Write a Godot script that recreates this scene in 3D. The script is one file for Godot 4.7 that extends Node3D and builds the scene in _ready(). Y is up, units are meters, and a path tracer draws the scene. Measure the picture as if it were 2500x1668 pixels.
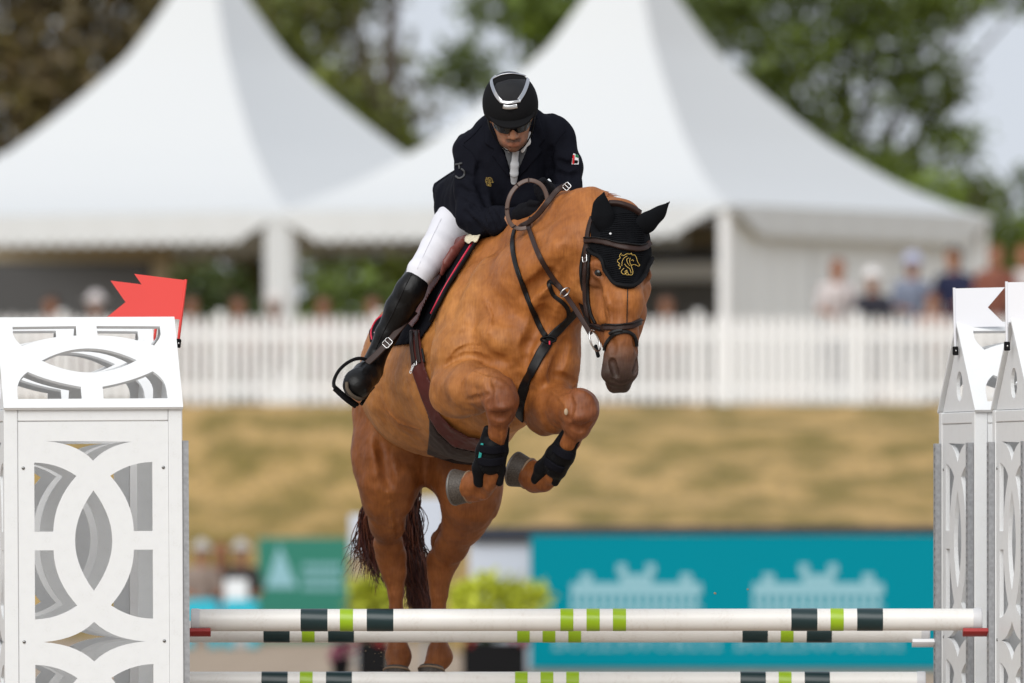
extends Node3D
# A chestnut show jumper with its rider over an oxer; pagoda tents, a picket fence and trees far behind.

const UPV := Vector3(0, 1, 0)
var M := {}
var taken := {}
var rng := RandomNumberGenerator.new()


# ---------------------------------------------------------------- smooth bodies
class Field:
	# Tapered bones joined with a smooth minimum.
	var A := PackedVector3Array()
	var E := PackedVector3Array()
	var IV := PackedFloat32Array()
	var R := PackedFloat32Array()
	var DR := PackedFloat32Array()
	var K := PackedFloat32Array()
	var CUT := PackedByteArray()
	var N := PackedVector3Array()
	var S := PackedFloat32Array()
	var C := PackedColorArray()
	var bins := {}
	var rough: FastNoiseLite = null
	var rough_by := 0.0
	var rough_scale := Vector3.ONE

	func bone(a: Vector3, r1: float, b: Vector3, r2: float, k: float, c: Color, n := Vector3.ZERO, s := 1.0, cut := 0) -> void:
		A.append(a); E.append(b - a); IV.append(1.0 / maxf((b - a).length_squared(), 1e-9))
		R.append(r1); DR.append(r2 - r1); K.append(k); C.append(c); N.append(n.normalized()); S.append(s); CUT.append(cut)

	func chain(v: Array, k: float, c: Color, c2 := Color(-1, 0, 0), n := Vector3.ZERO, s := 1.0) -> void:
		var count := v.size() / 4
		for i in count - 1:
			var t := (i + 0.5) / (count - 1)
			bone(Vector3(v[i * 4], v[i * 4 + 1], v[i * 4 + 2]), v[i * 4 + 3], Vector3(v[i * 4 + 4], v[i * 4 + 5], v[i * 4 + 6]), v[i * 4 + 7], k, c if c2.r < 0 else c.lerp(c2, t), n, s)

	func groove(v: Array, k: float) -> void:
		var count := v.size() / 4
		for i in count - 1:
			bone(Vector3(v[i * 4], v[i * 4 + 1], v[i * 4 + 2]), v[i * 4 + 3], Vector3(v[i * 4 + 4], v[i * 4 + 5], v[i * 4 + 6]), v[i * 4 + 7], k, Color.BLACK, Vector3.ZERO, 1.0, 1)

	func one(i: int, p: Vector3) -> float:
		var w := p - A[i]
		var t := clampf(w.dot(E[i]) * IV[i], 0.0, 1.0)
		w -= E[i] * t
		if S[i] != 1.0:
			w -= N[i] * (w.dot(N[i]) * (1.0 - 1.0 / S[i]))
		return w.length() - (R[i] + DR[i] * t)

	func near(p: Vector3) -> PackedInt32Array:
		var key := Vector3i((p * 12.5).floor())
		if bins.has(key):
			return bins[key]
		var mid := (Vector3(key) + Vector3(0.5, 0.5, 0.5)) / 12.5
		var list := PackedInt32Array()
		for i in A.size():
			if one(i, mid) * minf(1.0, S[i]) < 0.1 + K[i]:
				list.append(i)
		bins[key] = list
		return list

	func d(p: Vector3) -> float:
		var best := 0.1
		for i in near(p):
			var w := p - A[i]
			var t := clampf(w.dot(E[i]) * IV[i], 0.0, 1.0)
			w -= E[i] * t
			if S[i] != 1.0:
				w -= N[i] * (w.dot(N[i]) * (1.0 - 1.0 / S[i]))
			var e := w.length() - (R[i] + DR[i] * t)
			var k := K[i]
			if CUT[i]:
				e = -e
				var h := maxf(k - absf(best - e), 0.0) / k
				best = maxf(best, e) + h * h * k * 0.25
			else:
				var h := maxf(k - absf(best - e), 0.0) / k
				best = minf(best, e) - h * h * k * 0.25
		if rough and best < 0.06:
			best += rough.get_noise_3dv(p * rough_scale) * rough_by
		return best

	func tint(p: Vector3) -> Color:
		var sum := Vector3.ZERO
		var total := 1e-6
		for i in near(p):
			if CUT[i] or C[i].r < 0.0:
				continue
			var e := maxf(one(i, p), -0.01)
			var w := exp(-e * 55.0)
			sum += Vector3(C[i].r, C[i].g, C[i].b) * w
			total += w
		sum /= total
		return Color(sum.x, sum.y, sum.z)

	func seeds() -> Array:
		var out := []
		for i in A.size():
			if not CUT[i]:
				out.append(A[i] + E[i] * 0.5)
		return out


# Surface nets, flooded over the surface from seeds inside it: [vertices, normals, indices].
func net(f: Callable, cell: float, seeds: Array) -> Array:
	var low: Vector3 = seeds[0]
	for s in seeds:
		low = low.min(s)
	low -= Vector3.ONE * cell * 480.0
	var DX := 1 << 20
	var DY := 1 << 10
	var off := PackedInt32Array([0, DX, DY, DX + DY, 1, DX + 1, DY + 1, DX + DY + 1])
	var edge := PackedInt32Array([0, 1, 2, 3, 4, 5, 6, 7, 0, 2, 1, 3, 4, 6, 5, 7, 0, 4, 1, 5, 2, 6, 3, 7])
	var at := PackedVector3Array()
	for c in 8:
		at.append(Vector3(c & 1, (c >> 1) & 1, (c >> 2) & 1))
	var val := {}
	var vid := {}
	var stack: Array[int] = []
	for s: Vector3 in seeds:
		if f.call(s) > 0.0:
			continue
		for dir: Vector3 in [Vector3(1, 0, 0), Vector3(0, 0, 1), Vector3(0, -1, 0)]:
			var p := s
			for step in 400:
				if f.call(p + dir * cell) > 0.0:
					break
				p += dir * cell
			var g := Vector3i(((p - low) / cell).floor())
			stack.append(g.x * DX + g.y * DY + g.z)
			stack.append((g.x + int(dir.x)) * DX + (g.y + int(dir.y)) * DY + g.z + int(dir.z))
	var verts := PackedVector3Array()
	var norms := PackedVector3Array()
	var cells := PackedInt32Array()
	var q := PackedFloat32Array()
	q.resize(8)
	while stack.size():
		var key: int = stack.pop_back()
		if vid.has(key):
			continue
		var origin := Vector3(key >> 20, (key >> 10) & 1023, key & 1023)
		var inside := 0
		for c in 8:
			var ck := key + off[c]
			var v: Variant = val.get(ck)
			if v == null:
				v = f.call(low + (origin + at[c]) * cell)
				val[ck] = v
			q[c] = v
			if q[c] < 0.0:
				inside += 1
		if inside == 0 or inside == 8:
			vid[key] = -1
			continue
		var sum := Vector3.ZERO
		var n := 0
		for e in 12:
			var i := edge[e * 2]
			var j := edge[e * 2 + 1]
			if (q[i] < 0.0) != (q[j] < 0.0):
				sum += at[i].lerp(at[j], q[i] / (q[i] - q[j]))
				n += 1
		vid[key] = verts.size()
		cells.append(key)
		verts.append(low + (origin + sum / n) * cell)
		norms.append(Vector3(q[1] + q[3] + q[5] + q[7] - q[0] - q[2] - q[4] - q[6], q[2] + q[3] + q[6] + q[7] - q[0] - q[1] - q[4] - q[5], q[4] + q[5] + q[6] + q[7] - q[0] - q[1] - q[2] - q[3]).normalized())
		stack.append(key + DX); stack.append(key - DX); stack.append(key + DY); stack.append(key - DY); stack.append(key + 1); stack.append(key - 1)
	var index := PackedInt32Array()
	var axes := [[DX, DY, 1], [DY, 1, DX], [1, DX, DY]]
	for key in cells:
		for ax in axes:
			var d0: float = val[key]
			var d1: float = val[key + ax[0]]
			if (d0 < 0.0) == (d1 < 0.0):
				continue
			var a: int = vid.get(key, -1)
			var b: int = vid.get(key - ax[1], -1)
			var c: int = vid.get(key - ax[1] - ax[2], -1)
			var e: int = vid.get(key - ax[2], -1)
			if a < 0 or b < 0 or c < 0 or e < 0:
				continue
			if d0 < 0.0:
				index.append_array([a, c, b, a, e, c])
			else:
				index.append_array([a, b, c, a, c, e])
	return [verts, norms, index]


func array_mesh(v: PackedVector3Array, n: PackedVector3Array, i: PackedInt32Array, c := PackedColorArray()) -> ArrayMesh:
	var arrays := []
	arrays.resize(Mesh.ARRAY_MAX)
	arrays[Mesh.ARRAY_VERTEX] = v
	arrays[Mesh.ARRAY_NORMAL] = n
	arrays[Mesh.ARRAY_INDEX] = i
	if c.size():
		arrays[Mesh.ARRAY_COLOR] = c
	var m := ArrayMesh.new()
	m.add_surface_from_arrays(Mesh.PRIMITIVE_TRIANGLES, arrays)
	return m


func net_mesh(f: Callable, cell: float, seeds: Array, tint: Variant = null) -> ArrayMesh:
	var r := net(f, cell, seeds)
	var c := PackedColorArray()
	if tint != null:
		for p in r[0]:
			c.append(tint.call(p))
	return array_mesh(r[0], r[1], r[2], c)


func grad(f: Callable, p: Vector3) -> Vector3:
	var h := 0.004
	return Vector3(f.call(p + Vector3(h, 0, 0)) - f.call(p - Vector3(h, 0, 0)), f.call(p + Vector3(0, h, 0)) - f.call(p - Vector3(0, h, 0)), f.call(p + Vector3(0, 0, h)) - f.call(p - Vector3(0, 0, h))).normalized()


# The front of a body straight behind (x, y), met from the front.
func onto(f: Callable, x: float, y: float, from := 1.5, lift := 0.0) -> Vector3:
	var p := Vector3(x, y, from)
	for i in 260:
		var d: float = f.call(p)
		if d < 0.0015:
			break
		p.z -= clampf(d * 0.7, 0.0015, 0.05)
	return p + grad(f, p) * lift


func inside_polygon(p: Vector2, poly: PackedVector2Array) -> float:
	# signed distance, negative inside
	var best := 1e9
	var sign := 1.0
	var j := poly.size() - 1
	for i in poly.size():
		var e := poly[j] - poly[i]
		var w := p - poly[i]
		var b := w - e * clampf(w.dot(e) / maxf(e.length_squared(), 1e-12), 0.0, 1.0)
		best = minf(best, b.length_squared())
		var c1 := p.y >= poly[i].y
		var c2 := p.y < poly[j].y
		var c3 := e.x * w.y > e.y * w.x
		if (c1 and c2 and c3) or (not c1 and not c2 and not c3):
			sign = -sign
		j = i
	return sign * sqrt(best)


# A layer of given thickness lying on a body over an outline, as cloth or leather does.
func layer(f: Callable, outline: PackedVector2Array, z0: float, z1: float, thick: float, cell: float, tint: Variant = null) -> ArrayMesh:
	var g := func(p: Vector3) -> float:
		var e: float = inside_polygon(Vector2(p.x, p.y), outline)
		if e > 0.03:
			return e
		var d: float = f.call(p)
		return maxf(maxf(d - thick, -d - 0.005), maxf(e, maxf(z0 - p.z, p.z - z1)))
	var seeds := []
	var box := Rect2(outline[0], Vector2.ZERO)
	for p in outline:
		box = box.expand(p)
	for i in 9:
		for j in 9:
			var p := box.position + box.size * Vector2((i + 0.5) / 9.0, (j + 0.5) / 9.0)
			if inside_polygon(p, outline) < -cell:
				var s := onto(f, p.x, p.y, z1)
				if s.z > z0:
					seeds.append(s)
	if seeds.is_empty():
		return ArrayMesh.new()
	return net_mesh(g, cell, seeds, tint)


# ---------------------------------------------------------------- plain shapes
class Geo:
	var v := PackedVector3Array()
	var i := PackedInt32Array()
	var c := PackedColorArray()
	var tone := Color(1, 1, 1)
	var turn := Transform3D()

	func put(p: Vector3) -> int:
		v.append(turn * p)
		c.append(tone)
		return v.size() - 1

	func tri(a: int, b: int, d: int) -> void:
		i.append(a); i.append(b); i.append(d)

	func quad(a: Vector3, b: Vector3, d: Vector3, e: Vector3) -> void:
		# clockwise seen from outside
		var k := put(a); put(b); put(d); put(e)
		i.append_array([k, k + 1, k + 2, k, k + 2, k + 3])

	func box(at: Vector3, size: Vector3, b := Basis()) -> void:
		var h := size * 0.5
		for ax in 3:
			for s: float in [-1.0, 1.0]:
				var n := Vector3.ZERO; n[ax] = s * h[ax]
				var u := Vector3.ZERO; u[(ax + 1) % 3] = h[(ax + 1) % 3]
				var w := Vector3.ZERO; w[(ax + 2) % 3] = h[(ax + 2) % 3] * s
				quad(at + b * (n - u - w), at + b * (n - u + w), at + b * (n + u + w), at + b * (n + u - w))

	# box with bevelled edges
	func block(at: Vector3, size: Vector3, bevel: float, b := Basis()) -> void:
		var h := size * 0.5
		var o := [Vector2(-h.x + bevel, -h.y), Vector2(h.x - bevel, -h.y), Vector2(h.x, -h.y + bevel), Vector2(h.x, h.y - bevel), Vector2(h.x - bevel, h.y), Vector2(-h.x + bevel, h.y), Vector2(-h.x, h.y - bevel), Vector2(-h.x, -h.y + bevel)]
		var rings := [[h.z - bevel, 0.0], [-h.z + bevel, 0.0]]
		for k in 8:
			var p: Vector2 = o[k]
			var q: Vector2 = o[(k + 1) % 8]
			quad(at + b * Vector3(p.x, p.y, h.z - bevel), at + b * Vector3(p.x, p.y, -h.z + bevel), at + b * Vector3(q.x, q.y, -h.z + bevel), at + b * Vector3(q.x, q.y, h.z - bevel))
			for s: float in [1.0, -1.0]:
				var f := (Vector2(h.x, h.y) - Vector2(bevel, bevel)) / Vector2(h.x, h.y)
				var a := at + b * Vector3(p.x, p.y, s * (h.z - bevel))
				var a2 := at + b * Vector3(q.x, q.y, s * (h.z - bevel))
				var d := at + b * Vector3(p.x * f.x, p.y * f.y, s * h.z)
				var d2 := at + b * Vector3(q.x * f.x, q.y * f.y, s * h.z)
				var m := at + b * Vector3(0, 0, s * h.z)
				if s > 0:
					quad(a, a2, d2, d)
					var t := put(d); put(d2); put(m)
					tri(t, t + 1, t + 2)
				else:
					quad(a2, a, d, d2)
					var t := put(d2); put(d); put(m)
					tri(t, t + 1, t + 2)

	func tube(p: PackedVector3Array, r: PackedFloat32Array, sides: int, caps := true, closed := false) -> void:
		var n := p.size()
		var base := v.size()
		var up := Vector3(0.31, 0.9, 0.29)
		for k in n:
			var t := (p[(k + 1) % n] - p[(k - 1 + n) % n] if closed else p[mini(k + 1, n - 1)] - p[maxi(k - 1, 0)]).normalized()
			var a := (up - t * up.dot(t)).normalized()
			if absf(up.normalized().dot(t)) > 0.98:
				a = t.cross(Vector3(1, 0, 0)).normalized()
			up = a
			var b := t.cross(a)
			for s in sides:
				var g := TAU * s / sides
				put(p[k] + (a * cos(g) + b * sin(g)) * r[mini(k, r.size() - 1)])
		for k in (n if closed else n - 1):
			var k2 := (k + 1) % n
			for s in sides:
				var s2 := (s + 1) % sides
				var a := base + k * sides + s
				var b := base + k * sides + s2
				var d := base + k2 * sides + s2
				var e := base + k2 * sides + s
				i.append_array([a, b, d, a, d, e])
		if caps and not closed:
			for k in [0, n - 1]:
				var m := put(p[k])
				var first := v.size()
				for s in sides:
					v.append(v[base + k * sides + s]); c.append(tone)
				for s in sides:
					if k == 0:
						tri(m, first + (s + 1) % sides, first + s)
					else:
						tri(m, first + s, first + (s + 1) % sides)

	# a strap: a flat band with rounded edges, w wide and h thick, along p with the face towards n
	func strap(p: PackedVector3Array, n: PackedVector3Array, w: float, h: float, closed := false, taper := false) -> void:
		var sec := [Vector2(-0.5, -0.25), Vector2(-0.5, 0.25), Vector2(-0.36, 0.5), Vector2(0.36, 0.5), Vector2(0.5, 0.25), Vector2(0.5, -0.25), Vector2(0.36, -0.5), Vector2(-0.36, -0.5)]
		var count := p.size()
		var base := v.size()
		for k in count:
			var t := (p[(k + 1) % count] - p[(k - 1 + count) % count] if closed else p[mini(k + 1, count - 1)] - p[maxi(k - 1, 0)]).normalized()
			var nn := (n[k] - t * n[k].dot(t)).normalized()
			var side := t.cross(nn)
			var ww := w
			if taper and k >= count - 2:
				ww = w * (0.75 if k == count - 2 else 0.35)
			for s: Vector2 in sec:
				put(p[k] + side * s.x * ww + nn * s.y * h)
		for k in (count if closed else count - 1):
			var k2 := (k + 1) % count
			for s in 8:
				var a := base + k * 8 + s
				var b := base + k * 8 + (s + 1) % 8
				i.append_array([a, base + k2 * 8 + s, base + k2 * 8 + (s + 1) % 8, a, base + k2 * 8 + (s + 1) % 8, b])
		if not closed:
			for k in [0, count - 1]:
				var m := put(p[k])
				for s in 8:
					if k == 0:
						tri(m, base + (s + 1) % 8 + k * 8, base + s + k * 8)
					else:
						tri(m, base + s + k * 8, base + (s + 1) % 8 + k * 8)

	# a flat outline given thickness along z
	func slab(poly: PackedVector2Array, z0: float, z1: float) -> void:
		var area := 0.0
		for k in poly.size():
			area += poly[k].cross(poly[(k + 1) % poly.size()])
		if area < 0.0:
			poly.reverse()
		var t := Geometry2D.triangulate_polygon(poly)
		for s: int in [0, 1]:
			var z := z1 if s == 0 else z0
			var base := v.size()
			for p in poly:
				put(Vector3(p.x, p.y, z))
			for k in t.size() / 3:
				var a := poly[t[k * 3]]
				var b := poly[t[k * 3 + 1]]
				var d := poly[t[k * 3 + 2]]
				var ccw := (b - a).cross(d - a) > 0.0
				if ccw == (s == 0):
					tri(base + t[k * 3], base + t[k * 3 + 2], base + t[k * 3 + 1])
				else:
					tri(base + t[k * 3], base + t[k * 3 + 1], base + t[k * 3 + 2])
		for k in poly.size():
			var p := poly[k]
			var q := poly[(k + 1) % poly.size()]
			quad(Vector3(p.x, p.y, z1), Vector3(p.x, p.y, z0), Vector3(q.x, q.y, z0), Vector3(q.x, q.y, z1))

	# turned round the y axis: profile points are (radius, y)
	func lathe(prof: PackedVector2Array, sides: int, squash := Vector3.ONE, at := Vector3.ZERO, b := Basis()) -> void:
		var base := v.size()
		for p in prof:
			for s in sides:
				var g := TAU * s / sides
				put(at + b * (Vector3(cos(g) * p.x, p.y, sin(g) * p.x) * squash))
		for k in prof.size() - 1:
			for s in sides:
				var s2 := (s + 1) % sides
				i.append_array([base + k * sides + s, base + (k + 1) * sides + s, base + (k + 1) * sides + s2, base + k * sides + s, base + (k + 1) * sides + s2, base + k * sides + s2])

	func ball(at: Vector3, r: Vector3, sides := 12, b := Basis()) -> void:
		var prof := PackedVector2Array()
		for k in sides / 2 + 1:
			var g := PI * k / (sides / 2)
			prof.append(Vector2(maxf(sin(g), 0.001), -cos(g)))
		lathe(prof, sides, r, at, b)

	func mesh(colored := false) -> ArrayMesh:
		var n := PackedVector3Array()
		n.resize(v.size())
		for k in i.size() / 3:
			var f := (v[i[k * 3 + 2]] - v[i[k * 3]]).cross(v[i[k * 3 + 1]] - v[i[k * 3]])
			for j in 3:
				n[i[k * 3 + j]] += f
		for k in n.size():
			n[k] = n[k].normalized() if n[k].length_squared() > 1e-20 else Vector3.UP
		var arrays := []
		arrays.resize(Mesh.ARRAY_MAX)
		arrays[Mesh.ARRAY_VERTEX] = v
		arrays[Mesh.ARRAY_NORMAL] = n
		arrays[Mesh.ARRAY_INDEX] = i
		if colored:
			arrays[Mesh.ARRAY_COLOR] = c
		var m := ArrayMesh.new()
		m.add_surface_from_arrays(Mesh.PRIMITIVE_TRIANGLES, arrays)
		return m


func smooth_path(p: Array, per := 6, closed := false) -> PackedVector3Array:
	var out := PackedVector3Array()
	var n := p.size()
	for k in (n if closed else n - 1):
		var a: Vector3 = p[(k - 1 + n) % n] if closed else p[maxi(k - 1, 0)]
		var b: Vector3 = p[k]
		var c: Vector3 = p[(k + 1) % n]
		var d: Vector3 = p[(k + 2) % n] if closed else p[mini(k + 2, n - 1)]
		for s in per:
			out.append(b.cubic_interpolate(c, a, d, float(s) / per))
	if not closed:
		out.append(p[n - 1])
	return out


# A path laid on a body: [points, normals]; the z of the given points is where the search starts from above.
func laid(f: Callable, p: Array, lift: float, from := 1.5, per := 6, closed := false) -> Array:
	var pts := PackedVector3Array()
	var nrm := PackedVector3Array()
	for q in smooth_path(p, per, closed):
		var s := onto(f, q.x, q.y, from)
		if f.call(s) > 0.006 or (pts.size() and s.distance_to(pts[-1]) > 0.12):
			continue  # past the edge of the body
		var g := grad(f, s)
		pts.append(s + g * lift)
		nrm.append(g)
	return [pts, nrm]


func same(n: Vector3, count: int) -> PackedVector3Array:
	var out := PackedVector3Array()
	out.resize(count)
	out.fill(n)
	return out


func radii(r: float) -> PackedFloat32Array:
	return PackedFloat32Array([r])


func strap_on(f: Callable, p: Array, w: float, h: float, from := 1.5, per := 6) -> Geo:
	var g := Geo.new()
	var l := laid(f, p, h * 0.4, from, per)
	g.strap(l[0], l[1], w, h)
	return g


func strap_free(p: Array, n: Vector3, w: float, h: float, per := 8, closed := false) -> Geo:
	var g := Geo.new()
	var s := smooth_path(p, per, closed)
	g.strap(s, same(n, s.size()), w, h, closed)
	return g


# ---------------------------------------------------------------- the scene tree
func numbered(called: String) -> String:
	var k: int = taken.get(called, 0)
	taken[called] = k + 1
	return called if k == 0 else "%s_%03d" % [called, k]


func tag(o: Node3D, label: String, category: String, group := "", kind := "") -> Node3D:
	if label: o.set_meta("label", label)
	if category: o.set_meta("category", category)
	if group: o.set_meta("group", group)
	if kind: o.set_meta("kind", kind)
	return o


func thing(called: String, label: String, category: String, at := Vector3.ZERO, turn := 0.0, group := "") -> Node3D:
	var o := Node3D.new()
	o.name = numbered(called)
	add_child(o)
	o.position = at
	o.rotation.y = turn
	return tag(o, label, category, group)


func part(called: String, mesh: Mesh, material: Material, parent: Node3D, at := Vector3.ZERO) -> MeshInstance3D:
	var o := MeshInstance3D.new()
	o.name = called if parent != self else numbered(called)
	o.mesh = mesh
	o.material_override = material
	o.position = at
	parent.add_child(o, true)
	return o


func geo(called: String, g: Geo, material: Material, parent: Node3D, colored := false) -> MeshInstance3D:
	return part(called, g.mesh(colored), material, parent)


func structure(called: String, mesh: Mesh, material: Material) -> MeshInstance3D:
	var o := part(called, mesh, material, self)
	o.set_meta("kind", "structure")
	return o


func copy_of(o: Node3D, label: String) -> Node3D:
	var c: Node3D = o.duplicate()
	c.name = numbered(String(o.name).rstrip("_0123456789"))
	add_child(c)
	c.set_meta("label", label)
	return c


# ---------------------------------------------------------------- materials
func paint(r: float, g: float, b: float, rough := 0.7, metal := 0.0) -> StandardMaterial3D:
	var m := StandardMaterial3D.new()
	m.albedo_color = Color(r, g, b).linear_to_srgb()
	m.roughness = rough
	m.metallic = metal
	return m


func tinted(rough := 0.7) -> StandardMaterial3D:
	var m := paint(1, 1, 1, rough)
	m.vertex_color_use_as_albedo = true
	return m


func noise_image(seed_: int, freq: float, octaves: int, size := 512) -> Image:
	var n := FastNoiseLite.new()
	n.seed = seed_
	n.frequency = freq
	n.fractal_octaves = octaves
	return n.get_seamless_image(size, size)


# a texture that runs between two linear colours
func mottled(seed_: int, freq: float, octaves: int, c0: Color, c1: Color, size := 512, contrast := 1.0) -> ImageTexture:
	var im := noise_image(seed_, freq, octaves, size)
	im.convert(Image.FORMAT_RGB8)
	for y in size:
		for x in size:
			var t := clampf((im.get_pixel(x, y).r - 0.5) * contrast + 0.5, 0.0, 1.0)
			im.set_pixel(x, y, c0.lerp(c1, t).linear_to_srgb())
	return ImageTexture.create_from_image(im)


func relief(m: StandardMaterial3D, tex: Texture2D, cm: float) -> void:
	m.heightmap_enabled = true
	m.heightmap_texture = tex
	m.heightmap_scale = cm


func threeway(m: StandardMaterial3D, scale: float, world := false) -> void:
	m.uv1_triplanar = true
	m.uv1_world_triplanar = world
	m.uv1_scale = Vector3.ONE * scale


# ---------------------------------------------------------------- the place
func _ready() -> void:
	rng.seed = 11
	# camera: a 400 mm lens at f/4, 43 m from the jump, at standing eye height of a crouching photographer
	var cam := Camera3D.new()
	cam.name = "camera"
	add_child(cam)
	cam.position = Vector3(0, 1.3, 43.2)
	cam.rotation.x = atan(394.0 / 26111.0)
	var lens := CameraAttributesPhysical.new()
	lens.frustum_focal_length = 400.0
	lens.frustum_focus_distance = 42.75
	lens.frustum_near = 0.5
	lens.frustum_far = 900.0
	lens.exposure_aperture = 4.0
	cam.attributes = lens
	cam.fov = rad_to_deg(2.0 * atan(784.0 / 26111.0))
	cam.near = 0.5
	cam.far = 900.0
	cam.current = true
	# sky: bright cloud
	var sky := ProceduralSkyMaterial.new()
	sky.sky_top_color = Color(0.37, 0.40, 0.45).linear_to_srgb()
	sky.sky_horizon_color = Color(0.425, 0.455, 0.50).linear_to_srgb()
	sky.sky_curve = 0.2
	sky.ground_bottom_color = Color(0.24, 0.2, 0.15).linear_to_srgb()
	sky.ground_horizon_color = Color(0.3, 0.28, 0.25).linear_to_srgb()
	sky.sun_angle_max = 1.0
	var env := Environment.new()
	env.background_mode = Environment.BG_SKY
	env.sky = Sky.new()
	env.sky.sky_material = sky
	env.tonemap_mode = Environment.TONE_MAPPER_LINEAR
	env.tonemap_exposure = 1.6
	env.sdfgi_enabled = true
	env.ssao_enabled = true
	env.ssil_enabled = true
	var around := WorldEnvironment.new()
	around.name = "environment"
	around.environment = env
	add_child(around)
	# the bright part of the cloud, behind the camera on the left
	var sun := DirectionalLight3D.new()
	sun.name = "sun"
	add_child(sun)
	sun.look_at_from_position(Vector3(-3.0, 5.8, 7.8), Vector3.ZERO)
	sun.light_energy = 0.5
	sun.light_angular_distance = 55.0
	sun.light_color = Color(1.0, 0.998, 0.99)
	sun.shadow_enabled = true

	materials()
	terrain()
	tents()
	trees()
	picket_fence()
	arena_edge()
	spectators()
	await jump()
	horse()
	tack()
	rider()


func materials() -> void:
	M.white = paint(0.79, 0.80, 0.82, 0.55)
	M.plastic = paint(0.80, 0.815, 0.83, 0.42)
	relief(M.plastic, ImageTexture.create_from_image(noise_image(5, 0.03, 4)), 0.004)
	threeway(M.plastic, 3.0)
	M.plastic.albedo_texture = scuffed(71, Color(0.99, 0.99, 0.985), Color(0.66, 0.62, 0.56), 0.65, 0.10)
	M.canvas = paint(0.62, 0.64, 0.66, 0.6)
	M.plastic.backlight_enabled = true
	M.plastic.backlight = Color(0.35, 0.35, 0.35)
	M.side_canvas = paint(0.80, 0.83, 0.86, 0.6)  # paler copy of the tent canvas, colour lightened to offset the wall's shade
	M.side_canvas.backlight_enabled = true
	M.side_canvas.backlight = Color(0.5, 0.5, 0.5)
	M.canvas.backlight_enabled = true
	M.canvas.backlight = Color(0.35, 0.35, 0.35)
	M.screw = paint(0.25, 0.25, 0.25, 0.35, 0.9)
	M.zinc = paint(0.42, 0.43, 0.45, 0.45, 0.55)
	M.zinc.albedo_texture = mottled(8, 0.02, 4, Color(0.7, 0.7, 0.7), Color(1, 1, 1))
	threeway(M.zinc, 4.0)
	M.dark = paint(0.012, 0.012, 0.013, 0.6)
	M.black = paint(0.008, 0.008, 0.009, 0.6)
	M.steel = paint(0.62, 0.62, 0.62, 0.22, 1.0)
	M.red_flag = paint(0.78, 0.06, 0.05, 0.45)
	M.red_flag.backlight_enabled = true
	M.red_flag.backlight = Color(0.4, 0.4, 0.4)
	M.white_flag = paint(0.8, 0.81, 0.86, 0.5)
	M.white_flag.backlight_enabled = true
	M.white_flag.backlight = Color(0.4, 0.4, 0.4)
	M.red_cup = paint(0.33, 0.02, 0.02, 0.5)
	M.band_green = paint(0.30, 0.47, 0.012, 0.3)
	M.band_dark = paint(0.008, 0.028, 0.032, 0.3)
	M.pole = paint(0.80, 0.79, 0.775, 0.3)
	M.pole.albedo_texture = scuffed(31, Color(0.985, 0.98, 0.965), Color(0.62, 0.52, 0.42), 0.63, 0.16)
	threeway(M.pole, 1.7)
	var fuzz := ImageTexture.create_from_image(noise_image(3, 0.09, 4))
	# chestnut coat: the tone comes from the mesh, the fine hair from a texture
	M.coat = tinted(0.54)
	M.coat.albedo_texture = hair_texture()
	relief(M.coat, fuzz, 0.05)
	threeway(M.coat, 2.6)
	M.coat.metallic_specular = 0.4
	M.leather = paint(0.030, 0.015, 0.012, 0.46)
	relief(M.leather, fuzz, 0.02)
	threeway(M.leather, 9.0)
	M.leather_black = paint(0.006, 0.0055, 0.006, 0.42)
	M.rein = paint(0.085, 0.048, 0.036, 0.45)
	M.saddle = paint(0.15, 0.036, 0.028, 0.42)
	relief(M.saddle, fuzz, 0.02)
	threeway(M.saddle, 9.0)
	M.girth = paint(0.075, 0.019, 0.016, 0.4)
	M.guard = paint(0.026, 0.016, 0.0145, 0.55)
	M.fleece = paint(0.62, 0.56, 0.42, 0.95)
	M.pad = paint(0.006, 0.006, 0.009, 0.9)
	M.crochet = paint(0.006, 0.0065, 0.008, 0.95)
	M.trim_red = paint(0.62, 0.02, 0.06, 0.5)
	M.gold = paint(0.62, 0.42, 0.10, 0.5)
	M.glove = paint(0.006, 0.006, 0.008, 0.75)
	M.jacket = paint(0.0062, 0.0068, 0.0115, 0.85)
	relief(M.jacket, ImageTexture.create_from_image(noise_image(14, 0.02, 3)), 0.12)
	threeway(M.jacket, 3.0)
	M.breeches = paint(0.70, 0.70, 0.755, 0.8)
	M.shirt = paint(0.8, 0.8, 0.8, 0.7)
	M.tie = paint(0.45, 0.46, 0.48, 0.6)
	M.boot = paint(0.005, 0.005, 0.0055, 0.36)
	relief(M.boot, ImageTexture.create_from_image(noise_image(15, 0.03, 4)), 0.06)
	threeway(M.boot, 4.0)
	M.rubber = paint(0.006, 0.006, 0.007, 0.5)
	M.skin = tinted(0.5)
	M.skin.subsurf_scatter_enabled = true
	M.skin.subsurf_scatter_strength = 0.12
	M.lens = paint(0.006, 0.007, 0.009, 0.06)
	M.helmet = paint(0.008, 0.008, 0.009, 0.8)
	M.helmet_front = paint(0.010, 0.010, 0.012, 0.4)
	relief(M.helmet_front, ImageTexture.create_from_image(noise_image(16, 0.12, 2)), 0.25)
	threeway(M.helmet_front, 6.0)
	M.chrome = paint(0.55, 0.55, 0.57, 0.18, 1.0)
	M.hoof = paint(0.085, 0.07, 0.058, 0.6)
	M.hoof.albedo_texture = mottled(44, 0.03, 5, Color(0.35, 0.33, 0.3), Color(1, 1, 1), 512, 2.4)
	threeway(M.hoof, 8.0)
	M.hair = tinted(0.45)
	M.leaf = tinted(0.55)
	M.leaf.backlight_enabled = true
	M.leaf.backlight = Color(0.6, 0.6, 0.5)
	M.bark = paint(0.07, 0.055, 0.04, 0.9)
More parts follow.
